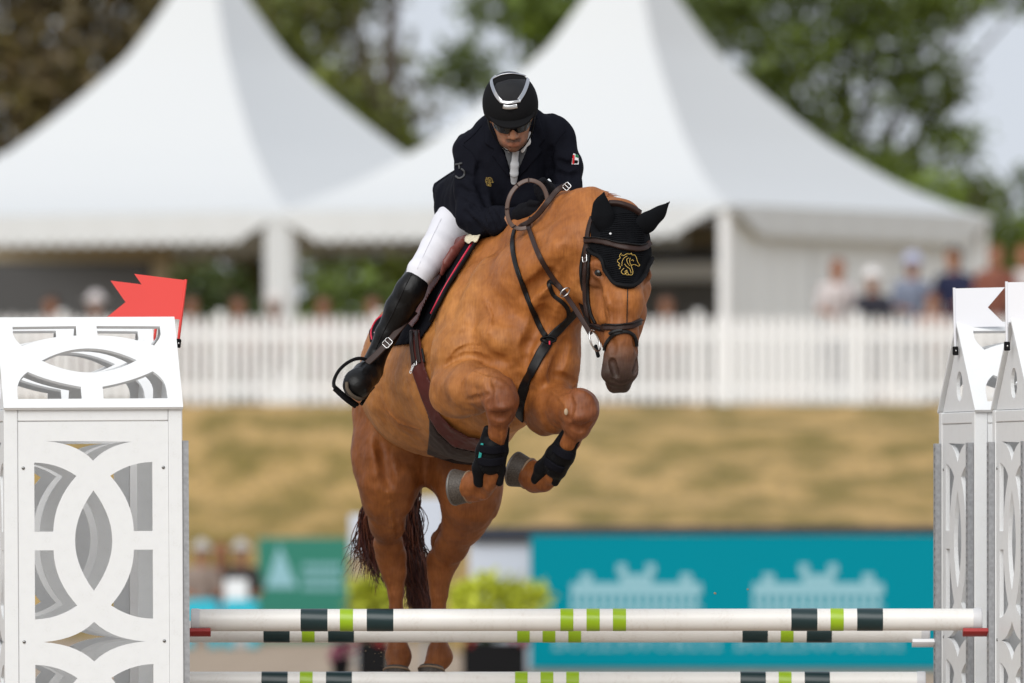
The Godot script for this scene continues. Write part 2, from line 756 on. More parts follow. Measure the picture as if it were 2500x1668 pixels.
	M.cloth = tinted(0.85)
	M.teal = paint(0.0, 0.22, 0.29, 0.6)
	M.navy = paint(0.012, 0.018, 0.035, 0.6)
	M.grey = paint(0.05, 0.05, 0.052, 0.7)
	M.beige = paint(0.30, 0.25, 0.17, 0.8)
	M.pale = paint(0.52, 0.56, 0.64, 0.7)
	M.green_board = paint(0.04, 0.2, 0.15, 0.7)
	M.logo = paint(0.24, 0.46, 0.53, 0.7)
	M.teal.metallic_specular = 0.15
	M.green_board.metallic_specular = 0.15
	for k in ["glove", "jacket", "pad", "crochet", "helmet", "black", "rubber"]:
		M[k].metallic_specular = 0.2
	for k in ["boot", "leather_black", "helmet_front", "guard", "girth", "leather"]:
		M[k].metallic_specular = 0.35


# short hair lying one way over soft patches of tone
func hair_texture() -> ImageTexture:
	var n := FastNoiseLite.new()
	n.seed = 21
	n.frequency = 0.02
	n.fractal_octaves = 3
	var soft := noise_image(22, 0.012, 4, 512)
	var im := Image.create(512, 512, false, Image.FORMAT_RGB8)
	for y in 512:
		for x in 512:
			# wraps round at the edges
			var wx := absf(x / 256.0 - 1.0)
			var a := n.get_noise_2d(x * 4.0, y * 0.7)
			var b := n.get_noise_2d((x - 512) * 4.0, y * 0.7)
			var s := lerpf(a, b, smoothstep(0.75, 1.0, wx) * 0.5)
			var t := clampf(0.5 + (soft.get_pixel(x, y).r - 0.5) * 1.3 + s * 0.85, 0.0, 1.0)
			im.set_pixel(x, y, Color(0.70, 0.63, 0.54).lerp(Color(1, 0.98, 0.94), t).linear_to_srgb())
	return ImageTexture.create_from_image(im)


# a clean surface with scattered scuffs and specks of dirt
func scuffed(seed_: int, clean: Color, dirt: Color, above: float, most: float) -> ImageTexture:
	var big := noise_image(seed_, 0.01, 3, 512)
	var fine := noise_image(seed_ + 1, 0.06, 4, 512)
	var im := Image.create(512, 512, false, Image.FORMAT_RGB8)
	for y in 512:
		for x in 512:
			var b := big.get_pixel(x, y).r
			var f := fine.get_pixel(x, y).r
			var t := smoothstep(above, above + 0.12, b * 0.45 + f * 0.55) * most
			var w := 1.0 - 0.03 * b
			im.set_pixel(x, y, Color(clean.r * w, clean.g * w, clean.b * w).lerp(dirt, t).linear_to_srgb())
	return ImageTexture.create_from_image(im)


func terrain() -> void:
	# sand arena
	var g := Geo.new()
	g.quad(Vector3(-140, 0, -75), Vector3(140, 0, -75), Vector3(140, 0, 70), Vector3(-140, 0, 70))
	var sand := paint(1, 1, 1, 0.95)
	sand.albedo_texture = mottled(2, 0.02, 5, Color(0.28, 0.21, 0.15), Color(0.44, 0.35, 0.265), 512, 1.6)
	relief(sand, ImageTexture.create_from_image(noise_image(4, 0.05, 5)), 2.0)
	threeway(sand, 0.4, true)
	structure("arena_ground", g.mesh(), sand)
	# grass bank up to the terrace of the tents, which runs on to the horizon
	var rows := []
	for k in 64:
		rows.append(k / 60.0)
	rows.append_array([1.15, 1.4, 1.9, 2.9, 5.0, 9.0, 14.0])
	var n := FastNoiseLite.new()
	n.seed = 6
	n.frequency = 0.11
	g = Geo.new()
	var cols := 160
	for r: float in rows:
		for k in cols + 1:
			var q := k / float(cols) * 2.0 - 1.0
			var x := q * 30.0 + q * q * q * q * q * 110.0
			var wide: float = 1.0 if r <= 1.15 else 4.0
			# the foot of the bank lies farther off on the left
			var z0 := lerpf(-73.5, -51.2, smoothstep(-1.1, 0.1, x * wide))
			var z := lerpf(z0, -90.6, r) if r <= 1.0 else -90.6 - (r - 1.0) * 40.0
			var y := lerpf(0.02, 2.58, minf(r, 1.0) * 0.65 + smoothstep(0.0, 1.0, r) * 0.35)
			if r > 0.05 and r < 0.95:
				y += n.get_noise_2d(x, z) * 0.14
			g.put(Vector3(x * wide, y, z))
	for r in rows.size() - 1:
		for k in cols:
			var a := r * (cols + 1) + k
			g.i.append_array([a, a + cols + 1, a + cols + 2, a, a + cols + 2, a + 1])
	var turf := paint(1, 1, 1, 0.95)
	var im := noise_image(7, 0.012, 5, 1024)
	var fine := noise_image(9, 0.08, 4, 1024)
	im.convert(Image.FORMAT_RGB8)
	fine.convert(Image.FORMAT_RGB8)
	for y in 1024:
		for x in 1024:
			var t := clampf((im.get_pixel(x, y).r - 0.5) * 2.5 + 0.5, 0.0, 1.0)
			var s := clampf((fine.get_pixel(x, y).r - 0.5) * 2.0 + 0.5, 0.0, 1.0)
			var c := Color(0.195, 0.14, 0.022).lerp(Color(0.47, 0.30, 0.105), t)
			im.set_pixel(x, y, (c * lerpf(0.75, 1.2, s)).linear_to_srgb())
	turf.albedo_texture = ImageTexture.create_from_image(im)
	relief(turf, ImageTexture.create_from_image(fine), 6.0)
	threeway(turf, 0.09, true)
	turf.uv1_scale = Vector3(0.085, 0.09, 0.03)
	structure("grass_bank", g.mesh(), turf)


# ---------------------------------------------------------------- tents
const ROOF := [[0.0, 3.62], [0.03, 3.5], [0.06, 3.28], [0.138, 2.72], [0.224, 2.17], [0.37, 1.56], [0.54, 0.94], [0.737, 0.42], [0.91, 0.1], [1.0, 0.0]]

func roof_height(t: float) -> float:
	for k in ROOF.size() - 1:
		if t <= ROOF[k + 1][0]:
			var a: float = ROOF[k][0]
			var b: float = ROOF[k + 1][0]
			var m0: float = ROOF[maxi(k - 1, 0)][1]
			var m3: float = ROOF[mini(k + 2, ROOF.size() - 1)][1]
			var w := (t - a) / (b - a)
			var lin: float = lerpf(ROOF[k][1], ROOF[k + 1][1], w)
			return lin - 0.04 * sin(PI * w) * (b - a)
	return 0.0


func tents() -> void:
	var half := 3.42
	var eave := 2.57
	# roof: four curved faces that meet in ridges at the corners
	var roof := Geo.new()
	var steps := 26
	for f in 4:
		roof.turn = Transform3D(Basis(UPV, f * PI / 2), Vector3.ZERO)
		var base := roof.v.size()
		for r in steps + 1:
			var t := pow(r / float(steps), 1.25)
			for k in 25:
				var s := k / 12.0 - 1.0
				var sag := 0.05 * (1.0 - s * s) * sin(PI * t)
				roof.put(Vector3(s * t * half, eave + roof_height(t) - sag, t * half))
		for r in steps:
			for k in 24:
				var a := base + r * 25 + k
				roof.i.append_array([a, a + 1, a + 26, a, a + 26, a + 25])
	# valance with scallops that rises to the eave at the corners
	var val := Geo.new()
	var n := 240
	val.turn = Transform3D(Basis(), Vector3.ZERO)
	var base2 := val.v.size()
	for k in n + 1:
		var x := lerpf(-half, half, k / float(n))
		var edge := half - absf(x)
		var drop := lerpf(0.05, 0.33, smoothstep(0.0, 0.85, edge)) + 0.085 * absf(sin(x * PI / 0.23)) * smoothstep(0.5, 0.9, edge)
		var wave := 0.004 * sin(x * 9.0)
		val.put(Vector3(x, eave + 0.005, half + 0.004))
		val.put(Vector3(x, eave - drop * 0.5, half + 0.012 + wave))
		val.put(Vector3(x, eave - drop, half + 0.02 + wave * 1.6))
	for k in n:
		for j in 2:
			var a := base2 + k * 3 + j
			val.i.append_array([a, a + 3, a + 4, a, a + 4, a + 1])
	var roof_mesh := roof.mesh()
	var val_mesh := val.mesh()
	var spots := [
		[Vector3(1.536, 2.58, -103.24), "white pagoda tent with a closed side wall, behind the rider", true],
		[Vector3(-4.0, 2.58, -106.6), "white pagoda tent with scalloped valance, above the red flags", false],
		[Vector3(-9.75, 2.58, -110.1), "white pagoda tent cut off at the picture's edge, beside the scalloped one", false],
	]
	for s in spots:
		var t := thing("pagoda_tent", s[1], "tent", s[0], deg_to_rad(-31.1), "pagoda tents on the terrace")
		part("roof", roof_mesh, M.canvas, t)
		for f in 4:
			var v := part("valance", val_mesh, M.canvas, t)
			v.rotation.y = f * PI / 2
		for q in 4:
			var g := Geo.new()
			var w := 0.12 if q != 1 else 0.3
			g.block(Vector3((half - 0.1) * (1 if q % 2 else -1), (eave - 0.02) / 2, (half - 0.1) * (1 if q > 1 else -1)), Vector3(0.13, eave - 0.02, 0.13), 0.01)
			geo("post", g, M.white, t)
		var cap := Geo.new()
		cap.lathe(PackedVector2Array([Vector2(0.001, eave + 3.9), Vector2(0.03, eave + 3.85), Vector2(0.16, eave + 3.45), Vector2(0.001, eave + 3.44)]), 16)
		geo("peak_cap", cap, M.white, t)
		if s[2]:
			# curtain gathered at the corner post
			var cu := Geo.new()
			var cp := PackedVector2Array()
			for k in 40:
				var a := TAU * k / 40.0
				cp.append(Vector2(cos(a) * 0.2, sin(a) * 0.13) * (1.0 + 0.12 * sin(a * 9.0)))
			cu.turn = Transform3D(Basis(Vector3(1, 0, 0), -PI / 2), Vector3(-half + 0.16, 0.0, half - 0.12))
			cu.slab(cp, 0.02, eave - 0.06)
			geo("corner_curtain", cu, M.canvas, t)
			# the closed side, of hanging lengths of canvas
			for k in 3:
				var g := Geo.new()
				var z0 := -half + 0.2 + k * (2 * half - 0.4) / 3
				var z1 := z0 + (2 * half - 0.4) / 3 - 0.01
				var m := 14
				for j in m + 1:
					var z := lerpf(z0, z1, j / float(m))
					var fold := 0.02 * sin(j * 1.9)
					for side: float in [0.0, -0.02]:
						g.put(Vector3(half - 0.14 + fold + side, 0.02, z))
						g.put(Vector3(half - 0.14 + fold * 0.3 + side, eave - 0.05, z))
				for j in m:
					var a := j * 4
					g.i.append_array([a, a + 1, a + 5, a, a + 5, a + 4])
					g.i.append_array([a + 2, a + 7, a + 3, a + 2, a + 6, a + 7])
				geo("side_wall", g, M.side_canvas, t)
			for k in 3:
				var g := Geo.new()
				var x0 := -half + 0.2 + k * (2 * half - 0.4) / 3
				g.box(Vector3(x0 + 1.0, (eave - 0.04) / 2, -half + 0.15), Vector3(2.0, eave - 0.06, 0.02))
				if k > 0:
					geo("back_wall", g, M.beige, t)
	# what stands inside the tents
	var bar := thing("bar_counter", "grey bar counter with a white top inside the tent with a closed side", "counter", Vector3(1.1, 2.58, -102.6), deg_to_rad(-31.1))
	var b := Geo.new()
	b.block(Vector3(0, 0.84, 0), Vector3(4.2, 1.68, 0.5), 0.01)
	geo("front", b, M.grey, bar)
	b = Geo.new()
	b.block(Vector3(0, 1.805, -0.02), Vector3(4.3, 0.24, 0.55), 0.02)
	geo("top", b, M.pale, bar)
	b = Geo.new()
	b.block(Vector3(0, 2.015, -0.05), Vector3(4.2, 0.17, 0.4), 0.01)
	geo("shelf", b, M.navy, bar)
	var booth := thing("booth", "dark grey booth with a beige frame inside the scalloped tent", "booth", Vector3(-5.75, 2.58, -104.4), deg_to_rad(-8.0))
	b = Geo.new()
	b.block(Vector3(0, 0.985, 0), Vector3(2.2, 1.97, 0.4), 0.02)
	geo("panel", b, M.grey, booth)
	b = Geo.new()
	b.block(Vector3(0, 2.14, 0.02), Vector3(2.2, 0.32, 0.3), 0.02)
	geo("fascia", b, M.beige, booth)
	for x: float in [-1.25, 1.22]:
		b = Geo.new()
		b.block(Vector3(x, 1.15, 0.05), Vector3(0.22, 2.3, 0.2), 0.02)
		geo("post", b, M.beige, booth)


# ---------------------------------------------------------------- trees
# leaves strewn through balls of foliage: [x, y, z, radius] each
func leaves(balls: Array, tone: Color, dense: float, size: float, dead := 0.0, flat := 0.75) -> ArrayMesh:
	var v := PackedVector3Array()
	var n := PackedVector3Array()
	var c := PackedColorArray()
	var ix := PackedInt32Array()
	for ball in balls:
		var rad: float = ball[3]
		var mid := Vector3(ball[0], ball[1], ball[2])
		var own := rng.randf_range(0.7, 1.3)
		var count := int(dense * rad * rad * 30.0 / (size * size))
		for k in count:
			var dir := Vector3(rng.randfn(), rng.randfn(), rng.randfn()).normalized()
			var p := mid + dir * Vector3(1, flat, 1) * rad * (pow(rng.randf(), 0.4) + 0.12 * rng.randfn())
			var b := Basis.from_euler(Vector3(rng.randf_range(-1.2, 1.2), rng.randf() * TAU, rng.randf_range(-1, 1)))
			var s := size * rng.randf_range(0.6, 1.35)
			var side := b.x * s * 0.42 + b.y * s * 0.05
			var way := b.z * s
			var base := v.size()
			v.append(p); v.append(p + side + way * 0.55); v.append(p + way * 1.25); v.append(p - side + way * 0.55)
			var nn := b.y
			n.append(nn); n.append(nn); n.append(nn); n.append(nn)
			var w := own * rng.randf_range(0.6, 1.4)
			var col := Color(tone.r * w, tone.g * w, tone.b * w * rng.randf_range(0.6, 1.3))
			if dead > 0.0 and rng.randf() < dead:
				col = Color(0.2, 0.15, 0.08) * rng.randf_range(0.6, 1.3)
			c.append(col); c.append(col); c.append(col); c.append(col)
			ix.append_array([base, base + 1, base + 2, base, base + 2, base + 3])
	return array_mesh(v, n, ix, c)


# trunk, limbs to every clump, and a crown of leaves round the clumps
func tree(called: String, label: String, at: Vector3, clumps: Array, tone: Color, dense: float, trunk_r: float, group: String, size: float, dead := 0.0) -> void:
	var t := thing(called, label, "tree" if trunk_r > 0.1 else "shrub", at, 0.0, group)
	var g := Geo.new()
	var top := 0.0
	for c in clumps:
		top = maxf(top, c[1])
	var spine := smooth_path([Vector3(0, -0.2, 0), Vector3(0.1, top * 0.3, 0.05), Vector3(-0.1, top * 0.6, 0), Vector3(0.05, top * 0.95, 0.1)], 6)
	var rr := PackedFloat32Array()
	for k in spine.size():
		rr.append(lerpf(trunk_r, trunk_r * 0.2, k / float(spine.size() - 1)))
	g.tube(spine, rr, 9)
	geo("trunk", g, M.bark, t)
	for c in clumps:
		g = Geo.new()
		var p := Vector3(c[0], c[1], c[2])
		var from := spine[int(clampf(p.y * 0.55 / top, 0.1, 0.9) * (spine.size() - 1))]
		var limb := smooth_path([from, from.lerp(p, 0.5) + Vector3(0, 0.25, 0), p], 4)
		var lr := PackedFloat32Array()
		for k in limb.size():
			lr.append(lerpf(trunk_r * 0.35, trunk_r * 0.08, k / float(limb.size() - 1)))
		g.tube(limb, lr, 6)
		geo("limb", g, M.bark, t)
	part("crown", leaves(clumps, tone, dense, size, dead), M.leaf, t)


func trees() -> void:
	var olive := Color(0.15, 0.175, 0.035)
	var deep := Color(0.085, 0.125, 0.03)
	var fresh := Color(0.17, 0.235, 0.04)
	var brown := Color(0.18, 0.145, 0.06)
	var grp := "trees behind the tents"
	# above the left tent: tall brownish trees that fill the corner
	tree("broadleaf_tree", "brownish olive tree filling the corner above the scalloped tent's slope", Vector3(-6.9, 2.58, -123), [[0, 2.6, 0, 1.9], [1.2, 3.9, 0.4, 1.6], [-1.0, 4.4, 0, 1.8], [0.6, 5.4, 0, 1.7], [2.2, 5.4, -0.5, 1.3], [1.6, 2.4, 0.5, 1.4], [-0.6, 6.8, 0, 1.7], [1.2, 6.9, 0.2, 1.5]], brown, 0.62, 0.26, grp, 0.17, 0.3)
	tree("broadleaf_tree", "dark olive tree behind the scalloped tent's peak", Vector3(-4.0, 2.58, -128), [[0, 3.0, 0, 1.8], [-1.4, 4.6, 0, 1.8], [1.3, 4.8, 0.3, 1.7], [0, 6.4, 0, 1.9], [-0.8, 7.6, 0, 1.5], [1.2, 7.0, 0, 1.3]], Color(0.13, 0.13, 0.042), 0.6, 0.25, grp, 0.17, 0.15)
	# between the tents
	tree("broadleaf_tree", "green tree in the gap between the two tent peaks", Vector3(-1.75, 2.58, -121), [[-0.3, 1.6, 0, 1.2], [0.9, 1.4, 0.3, 1.2], [0.3, 2.5, 0, 1.2], [-0.9, 3.3, 0.2, 1.2], [-1.3, 4.5, 0, 1.1], [-1.7, 5.6, 0, 0.9], [1.4, 2.3, -0.2, 0.9], [-0.3, 4.2, 0, 0.7], [0.1, 6.8, 0, 0.7], [0.3, 3.6, 0, 0.7], [-0.6, 6.4, 0, 0.6]], olive, 0.6, 0.22, grp, 0.16)
	tree("broadleaf_tree", "tree with sky showing through, beside the rider's helmet", Vector3(0.35, 2.58, -125), [[0, 1.4, 0, 1.3], [-0.9, 2.2, 0, 1.1], [0.7, 2.3, 0.2, 1.1], [-0.5, 3.4, 0, 0.7], [0.5, 5.9, 0, 0.95], [-0.3, 6.4, 0, 0.95], [-1.1, 5.3, 0, 0.6], [0.9, 6.6, 0, 0.8], [0.6, 3.5, 0, 0.7], [-1.3, 3.4, 0, 0.7], [-0.3, 4.4, 0, 0.5]], fresh * 0.85, 0.7, 0.2, grp, 0.15)
	tree("broadleaf_tree", "dark tree rising behind the right tent's peak", Vector3(2.0, 2.58, -127), [[0, 2.2, 0, 1.5], [0.8, 4.6, 0, 1.3], [-0.9, 5.7, 0.2, 0.9], [0.6, 6.4, 0, 1.3], [-0.4, 6.9, 0, 1.0]], deep, 0.55, 0.22, grp, 0.16)
	# right: a large tree with gaps, and open sky beyond it
	tree("broadleaf_tree", "large leafy tree with bright gaps above the right tent's slope", Vector3(4.9, 2.58, -120), [[-1.6, 5.9, 0, 1.0], [-0.7, 5.2, 0.3, 0.9], [0.3, 5.8, 0, 1.05], [0.9, 4.9, 0.2, 0.85], [-0.5, 4.2, 0, 0.75], [0.4, 3.5, 0.2, 0.85], [1.2, 6.1, 0, 0.75], [-0.3, 2.6, 0, 0.9], [1.1, 2.8, 0.2, 0.75], [-0.5, 6.5, 0, 0.95], [1.35, 4.0, 0.1, 0.6], [-1.3, 4.7, 0, 0.6], [0.6, 6.9, 0, 0.8], [2.0, 6.3, 0.2, 0.5], [2.5, 6.1, 0.2, 0.35], [1.7, 3.3, 0, 0.5]], fresh * 0.68, 0.62, 0.18, grp, 0.13)
	tree("broadleaf_tree", "lower bright green tree at the tent's far corner", Vector3(6.5, 2.58, -117), [[-0.7, 3.1, 0, 0.65], [-0.1, 2.4, 0.3, 0.75], [0.6, 1.6, 0, 0.8], [-0.5, 1.3, 0.2, 0.9], [0.7, 2.6, 0, 0.55], [-1.3, 3.5, 0, 0.5]], fresh * 0.9, 0.6, 0.12, grp, 0.13)
	tree("broadleaf_tree", "low leafy tree at the picture's right edge below the open sky", Vector3(7.2, 2.58, -123), [[-0.3, 3.2, 0, 0.5], [0.2, 2.4, 0, 0.85], [0, 1.4, 0, 1.0], [0.5, 3.5, 0, 0.5]], fresh * 0.8, 0.6, 0.101, grp, 0.14)
	# hedge seen through the open tents
	var row := 0
	for x in [-8.6, -6.3, -4.2, -2.2, -0.2, 1.8, 3.7]:
		var where: String = ["far left end", "second from the left end", "third from the left end", "middle", "third from the right end", "second from the right end", "right end"][row]
		tree("hedge_shrub", "dark green shrub seen through the open tents, %s of the row" % where, Vector3(x, 2.58, -114.5 - 0.4 * (row % 2)), [[0, 0.7, 0, 0.9], [-0.7, 1.0, 0.1, 0.8], [0.6, 1.1, 0, 0.8], [0, 1.7, 0, 0.7]], [deep * 0.9, Color(0.11, 0.16, 0.02)][row % 2], 0.5, 0.06, "shrubs behind the tents", 0.14)
		row += 1


# ---------------------------------------------------------------- picket fence
func picket_fence() -> void:
	var f := thing("picket_fence", "white picket fence along the top of the grass bank", "fence", Vector3(0, 2.58, -91.8))
	var pale := PackedVector2Array([Vector2(-0.037, 0.03), Vector2(0.037, 0.03), Vector2(0.037, 0.985), Vector2(0.022, 1.04), Vector2(0, 1.07), Vector2(-0.022, 1.04), Vector2(-0.037, 0.985)])
	var meshes := []
	for k in 3:
		var g := Geo.new()
		var p := PackedVector2Array()
		for q in pale:
			p.append(q + Vector2(0, (k - 1) * 0.008 if q.y > 0.5 else 0.0))
		g.slab(p, 0.0, 0.02)
		meshes.append(g.mesh())
	var x := -12.9
	var k := 0
	while x < 12.9:
		if k % 16 != 0:
			part("picket", meshes[(k * 7) % 3], M.white, f, Vector3(x, 0, rng.randf_range(0, 0.004)))
		else:
			var g := Geo.new()
			g.block(Vector3(x, 0.56, -0.02), Vector3(0.1, 1.12, 0.1), 0.008)
			geo("post", g, M.white, f)
		x += 0.118
		k += 1
	for y: float in [0.2, 0.83]:
		var g := Geo.new()
		g.block(Vector3(0, y, -0.025), Vector3(25.9, 0.1, 0.035), 0.004)
		geo("rail", g, M.white, f)


# ---------------------------------------------------------------- edge of the arena
func bush(t: Node3D, called: String, blobs: Array, tone: Color, dense: float) -> void:
	part(called, leaves(blobs, tone, dense, 0.06, 0.0, 0.9), M.leaf, t)


func arena_edge() -> void:
	# teal advertising boards, with a country house and its name twice over
	var z := -49.3
	var board := thing("advertising_board", "long teal advertising board with white house emblems, behind the horse", "board", Vector3(0, 0, z))
	var g := Geo.new()
	g.block(Vector3(2.86, 0.58, 0), Vector3(5.42, 1.09, 0.06), 0.004)
	geo("panel", g, M.teal, board)
	g = Geo.new()
	g.block(Vector3(2.86, 1.16, -0.01), Vector3(5.44, 0.065, 0.1), 0.004)
	geo("top_rail", g, M.navy, board)
	for lx: float in [1.01, 2.49]:
		var h := Geo.new()
		for b: Array in [[-0.53, 0.42, 0.53, 0.66], [-0.53, 0.665, 0.53, 0.73], [-0.13, 0.735, 0.13, 0.80], [-0.155, 0.805, -0.08, 0.885], [0.08, 0.805, 0.155, 0.885], [-0.45, 0.735, -0.36, 0.805], [0.36, 0.735, 0.45, 0.805]]:
			if b[1] < 0.5:
				# rows of openings leave the wall as piers
				for k in 15:
					var x0: float = lerpf(b[0], b[2], k / 15.0)
					h.box(Vector3(lx + x0 + 0.018, (b[1] + b[3]) / 2, 0.034), Vector3(0.036, b[3] - b[1], 0.006))
				for yy: float in [0.43, 0.54, 0.65]:
					h.box(Vector3(lx, yy, 0.0335), Vector3(1.06, 0.03, 0.004))
			else:
				h.box(Vector3(lx + (b[0] + b[2]) / 2, (b[1] + b[3]) / 2, 0.034), Vector3(b[2] - b[0], b[3] - b[1], 0.006))
		geo("house_emblem", h, M.logo, board)
		var t := TextMesh.new()
		t.text = "BOLESWORTH"
		t.font = SystemFont.new()
		t.font.font_names = PackedStringArray(["Droid Serif"])
		t.font_size = 20
		t.pixel_size = 0.0098
		t.depth = 0.006
		part("lettering", t, M.logo, board, Vector3(lx, 0.26, 0.034))
	# green board with a white peak on it
	board = thing("banner", "green banner with a white peak emblem, behind the seated people", "banner", Vector3(-0.42, 0, -71.2))
	g = Geo.new()
	g.block(Vector3(-1.68, 0.53, 0), Vector3(0.92, 1.05, 0.04), 0.004)
	geo("panel", g, M.green_board, board)
	g = Geo.new()
	g.slab(PackedVector2Array([Vector2(-2.06, 0.55), Vector2(-1.92, 0.98), Vector2(-1.74, 0.55)]), 0.021, 0.026)
	geo("emblem", g, M.logo, board)
	for r in 3:
		for k in 7:
			g = Geo.new()
			g.box(Vector3(-1.66 + k * 0.056, 0.76 - r * 0.1, 0.024), Vector3(0.04, 0.06, 0.006))
			geo("letter", g, M.logo, board)
	# pale cabin with a navy eave
	var cabin := thing("cabin", "pale grey cabin with a navy roof edge beside the teal board", "cabin", Vector3(-0.1, 0, z - 0.9))
	g = Geo.new()
	g.block(Vector3(0, 0.53, 0), Vector3(0.5, 1.06, 0.6), 0.01)
	geo("wall", g, M.pale, cabin)
	g = Geo.new()
	g.block(Vector3(0.03, 1.125, 0.02), Vector3(0.56, 0.12, 0.7), 0.01)
	geo("roof", g, M.navy, cabin)
	# pale signs standing behind the hind legs
	var k2 := 0
	for a in [[-0.72, 1.02, 0.34, 0.46, "tall pale sign between the hind legs"], [-1.28, 1.0, 0.13, 0.34, "narrow pale sign left of the horse's tail"]]:
		var s := thing("sign_panel", a[4], "sign", Vector3(a[0], 0, z - 1.6), 0.0, "pale signs behind the horse")
		g = Geo.new()
		g.block(Vector3(0, a[1] + a[3] / 2 - 0.05, 0), Vector3(a[2], a[3], 0.03), 0.004)
		geo("panel", g, M.pale, s)
		g = Geo.new()
		g.tube(PackedVector3Array([Vector3(0, 0, -0.02), Vector3(0, a[1], -0.02)]), radii(0.02), 8)
		geo("leg", g, M.zinc, s)
		k2 += 1
	# planters with shrubs and flowers
	var lime := Color(0.46, 0.50, 0.05)
	var spots := [
		[Vector3(-0.14, 0, -47.0), 0.42, 0.5, "black planter with bright yellow-green leaves right of the hind legs"],
		[Vector3(-1.1, 0, -47.3), 0.17, 0.24, "black planter with yellow-green leaves left of the hind legs"],
	]
	for s in spots:
		var p := thing("flower_planter", s[3], "planter", s[0], 0.0, "planters along the arena edge")
		g = Geo.new()
		g.block(Vector3(0, 0.14, 0), Vector3(s[2], 0.27, 0.36), 0.015)
		geo("box", g, M.black, p)
		var w: float = s[1]
		bush(p, "foliage", [[-w * 0.6, 0.62, 0, 0.13], [-w * 0.15, 0.68, 0.02, 0.15], [w * 0.35, 0.66, 0, 0.14], [w * 0.8, 0.64, 0, 0.11], [-w * 0.3, 0.5, 0.05, 0.15], [w * 0.4, 0.5, 0.05, 0.15]], lime, 1.3)
		bush(p, "stems", [[-w * 0.4, 0.36, 0.05, 0.12], [w * 0.3, 0.36, 0.05, 0.12], [0, 0.36, 0, 0.12]], Color(0.07, 0.13, 0.025), 0.4)
		bush(p, "flower_cluster", [[w * 0.5, 0.3, 0.18, 0.07]], Color(0.4, 0.03, 0.04), 0.4)
		bush(p, "flower_cluster", [[-w * 0.4, 0.3, 0.18, 0.05]], Color(0.4, 0.03, 0.04), 0.4)
	var p2 := thing("flower_planter", "small pot of purple flowers beside the sand, left of the planters", "planter", Vector3(-1.36, 0, -47.2), 0.0, "planters along the arena edge")
	g = Geo.new()
	g.lathe(PackedVector2Array([Vector2(0.001, 0.0), Vector2(0.06, 0.0), Vector2(0.085, 0.16), Vector2(0.075, 0.16), Vector2(0.07, 0.12), Vector2(0.001, 0.12)]), 16)
	geo("pot", g, M.black, p2)
	bush(p2, "flowers", [[0.02, 0.22, 0.02, 0.08], [-0.05, 0.19, 0.03, 0.06]], Color(0.22, 0.02, 0.09), 0.6)
	# cyan jump filler in front of the seated people
	var cyan := paint(0.01, 0.42, 0.55, 0.4)
	var cy := 0
	for x: float in [-2.98, -2.6]:
		var c := thing("jump_filler", ["cyan jump filler nearest the white wing", "cyan jump filler beside the green banner"][cy], "filler", Vector3(x, 0, -66.0), 0.0, "cyan jump fillers")
		g = Geo.new()
		g.block(Vector3(0, 0.33, 0), Vector3(0.34, 0.28, 0.12), 0.03)
		geo("panel", g, cyan, c)
		for fx: float in [-0.12, 0.12]:
			g = Geo.new()
			g.block(Vector3(fx, 0.1, 0), Vector3(0.1, 0.19, 0.3), 0.02)
			geo("foot", g, cyan, c)
		cy += 1
	var w2 := thing("white_box", "small white box on the sand by the cyan filler", "box", Vector3(-2.66, 0, -66.6))
	g = Geo.new()
	g.block(Vector3(0, 0.33, 0), Vector3(0.22, 0.66, 0.2), 0.01)
	geo("body", g, M.white, w2)
	# pole resting beyond the right wing
	var pole := thing("spare_pole", "buff pole lying on low blocks in front of the teal board", "pole", Vector3(3.9, 0, -44.0))
	g = Geo.new()
	g.tube(PackedVector3Array([Vector3(-0.62, 0.16, 0), Vector3(1.4, 0.16, 0)]), radii(0.045), 12)
	geo("shaft", g, paint(0.45, 0.33, 0.18, 0.6), pole)
	for fx: float in [-0.3, 1.1]:
		g = Geo.new()
		g.block(Vector3(fx, 0.057, 0), Vector3(0.2, 0.114, 0.2), 0.01)
		geo("block", g, M.black, pole)


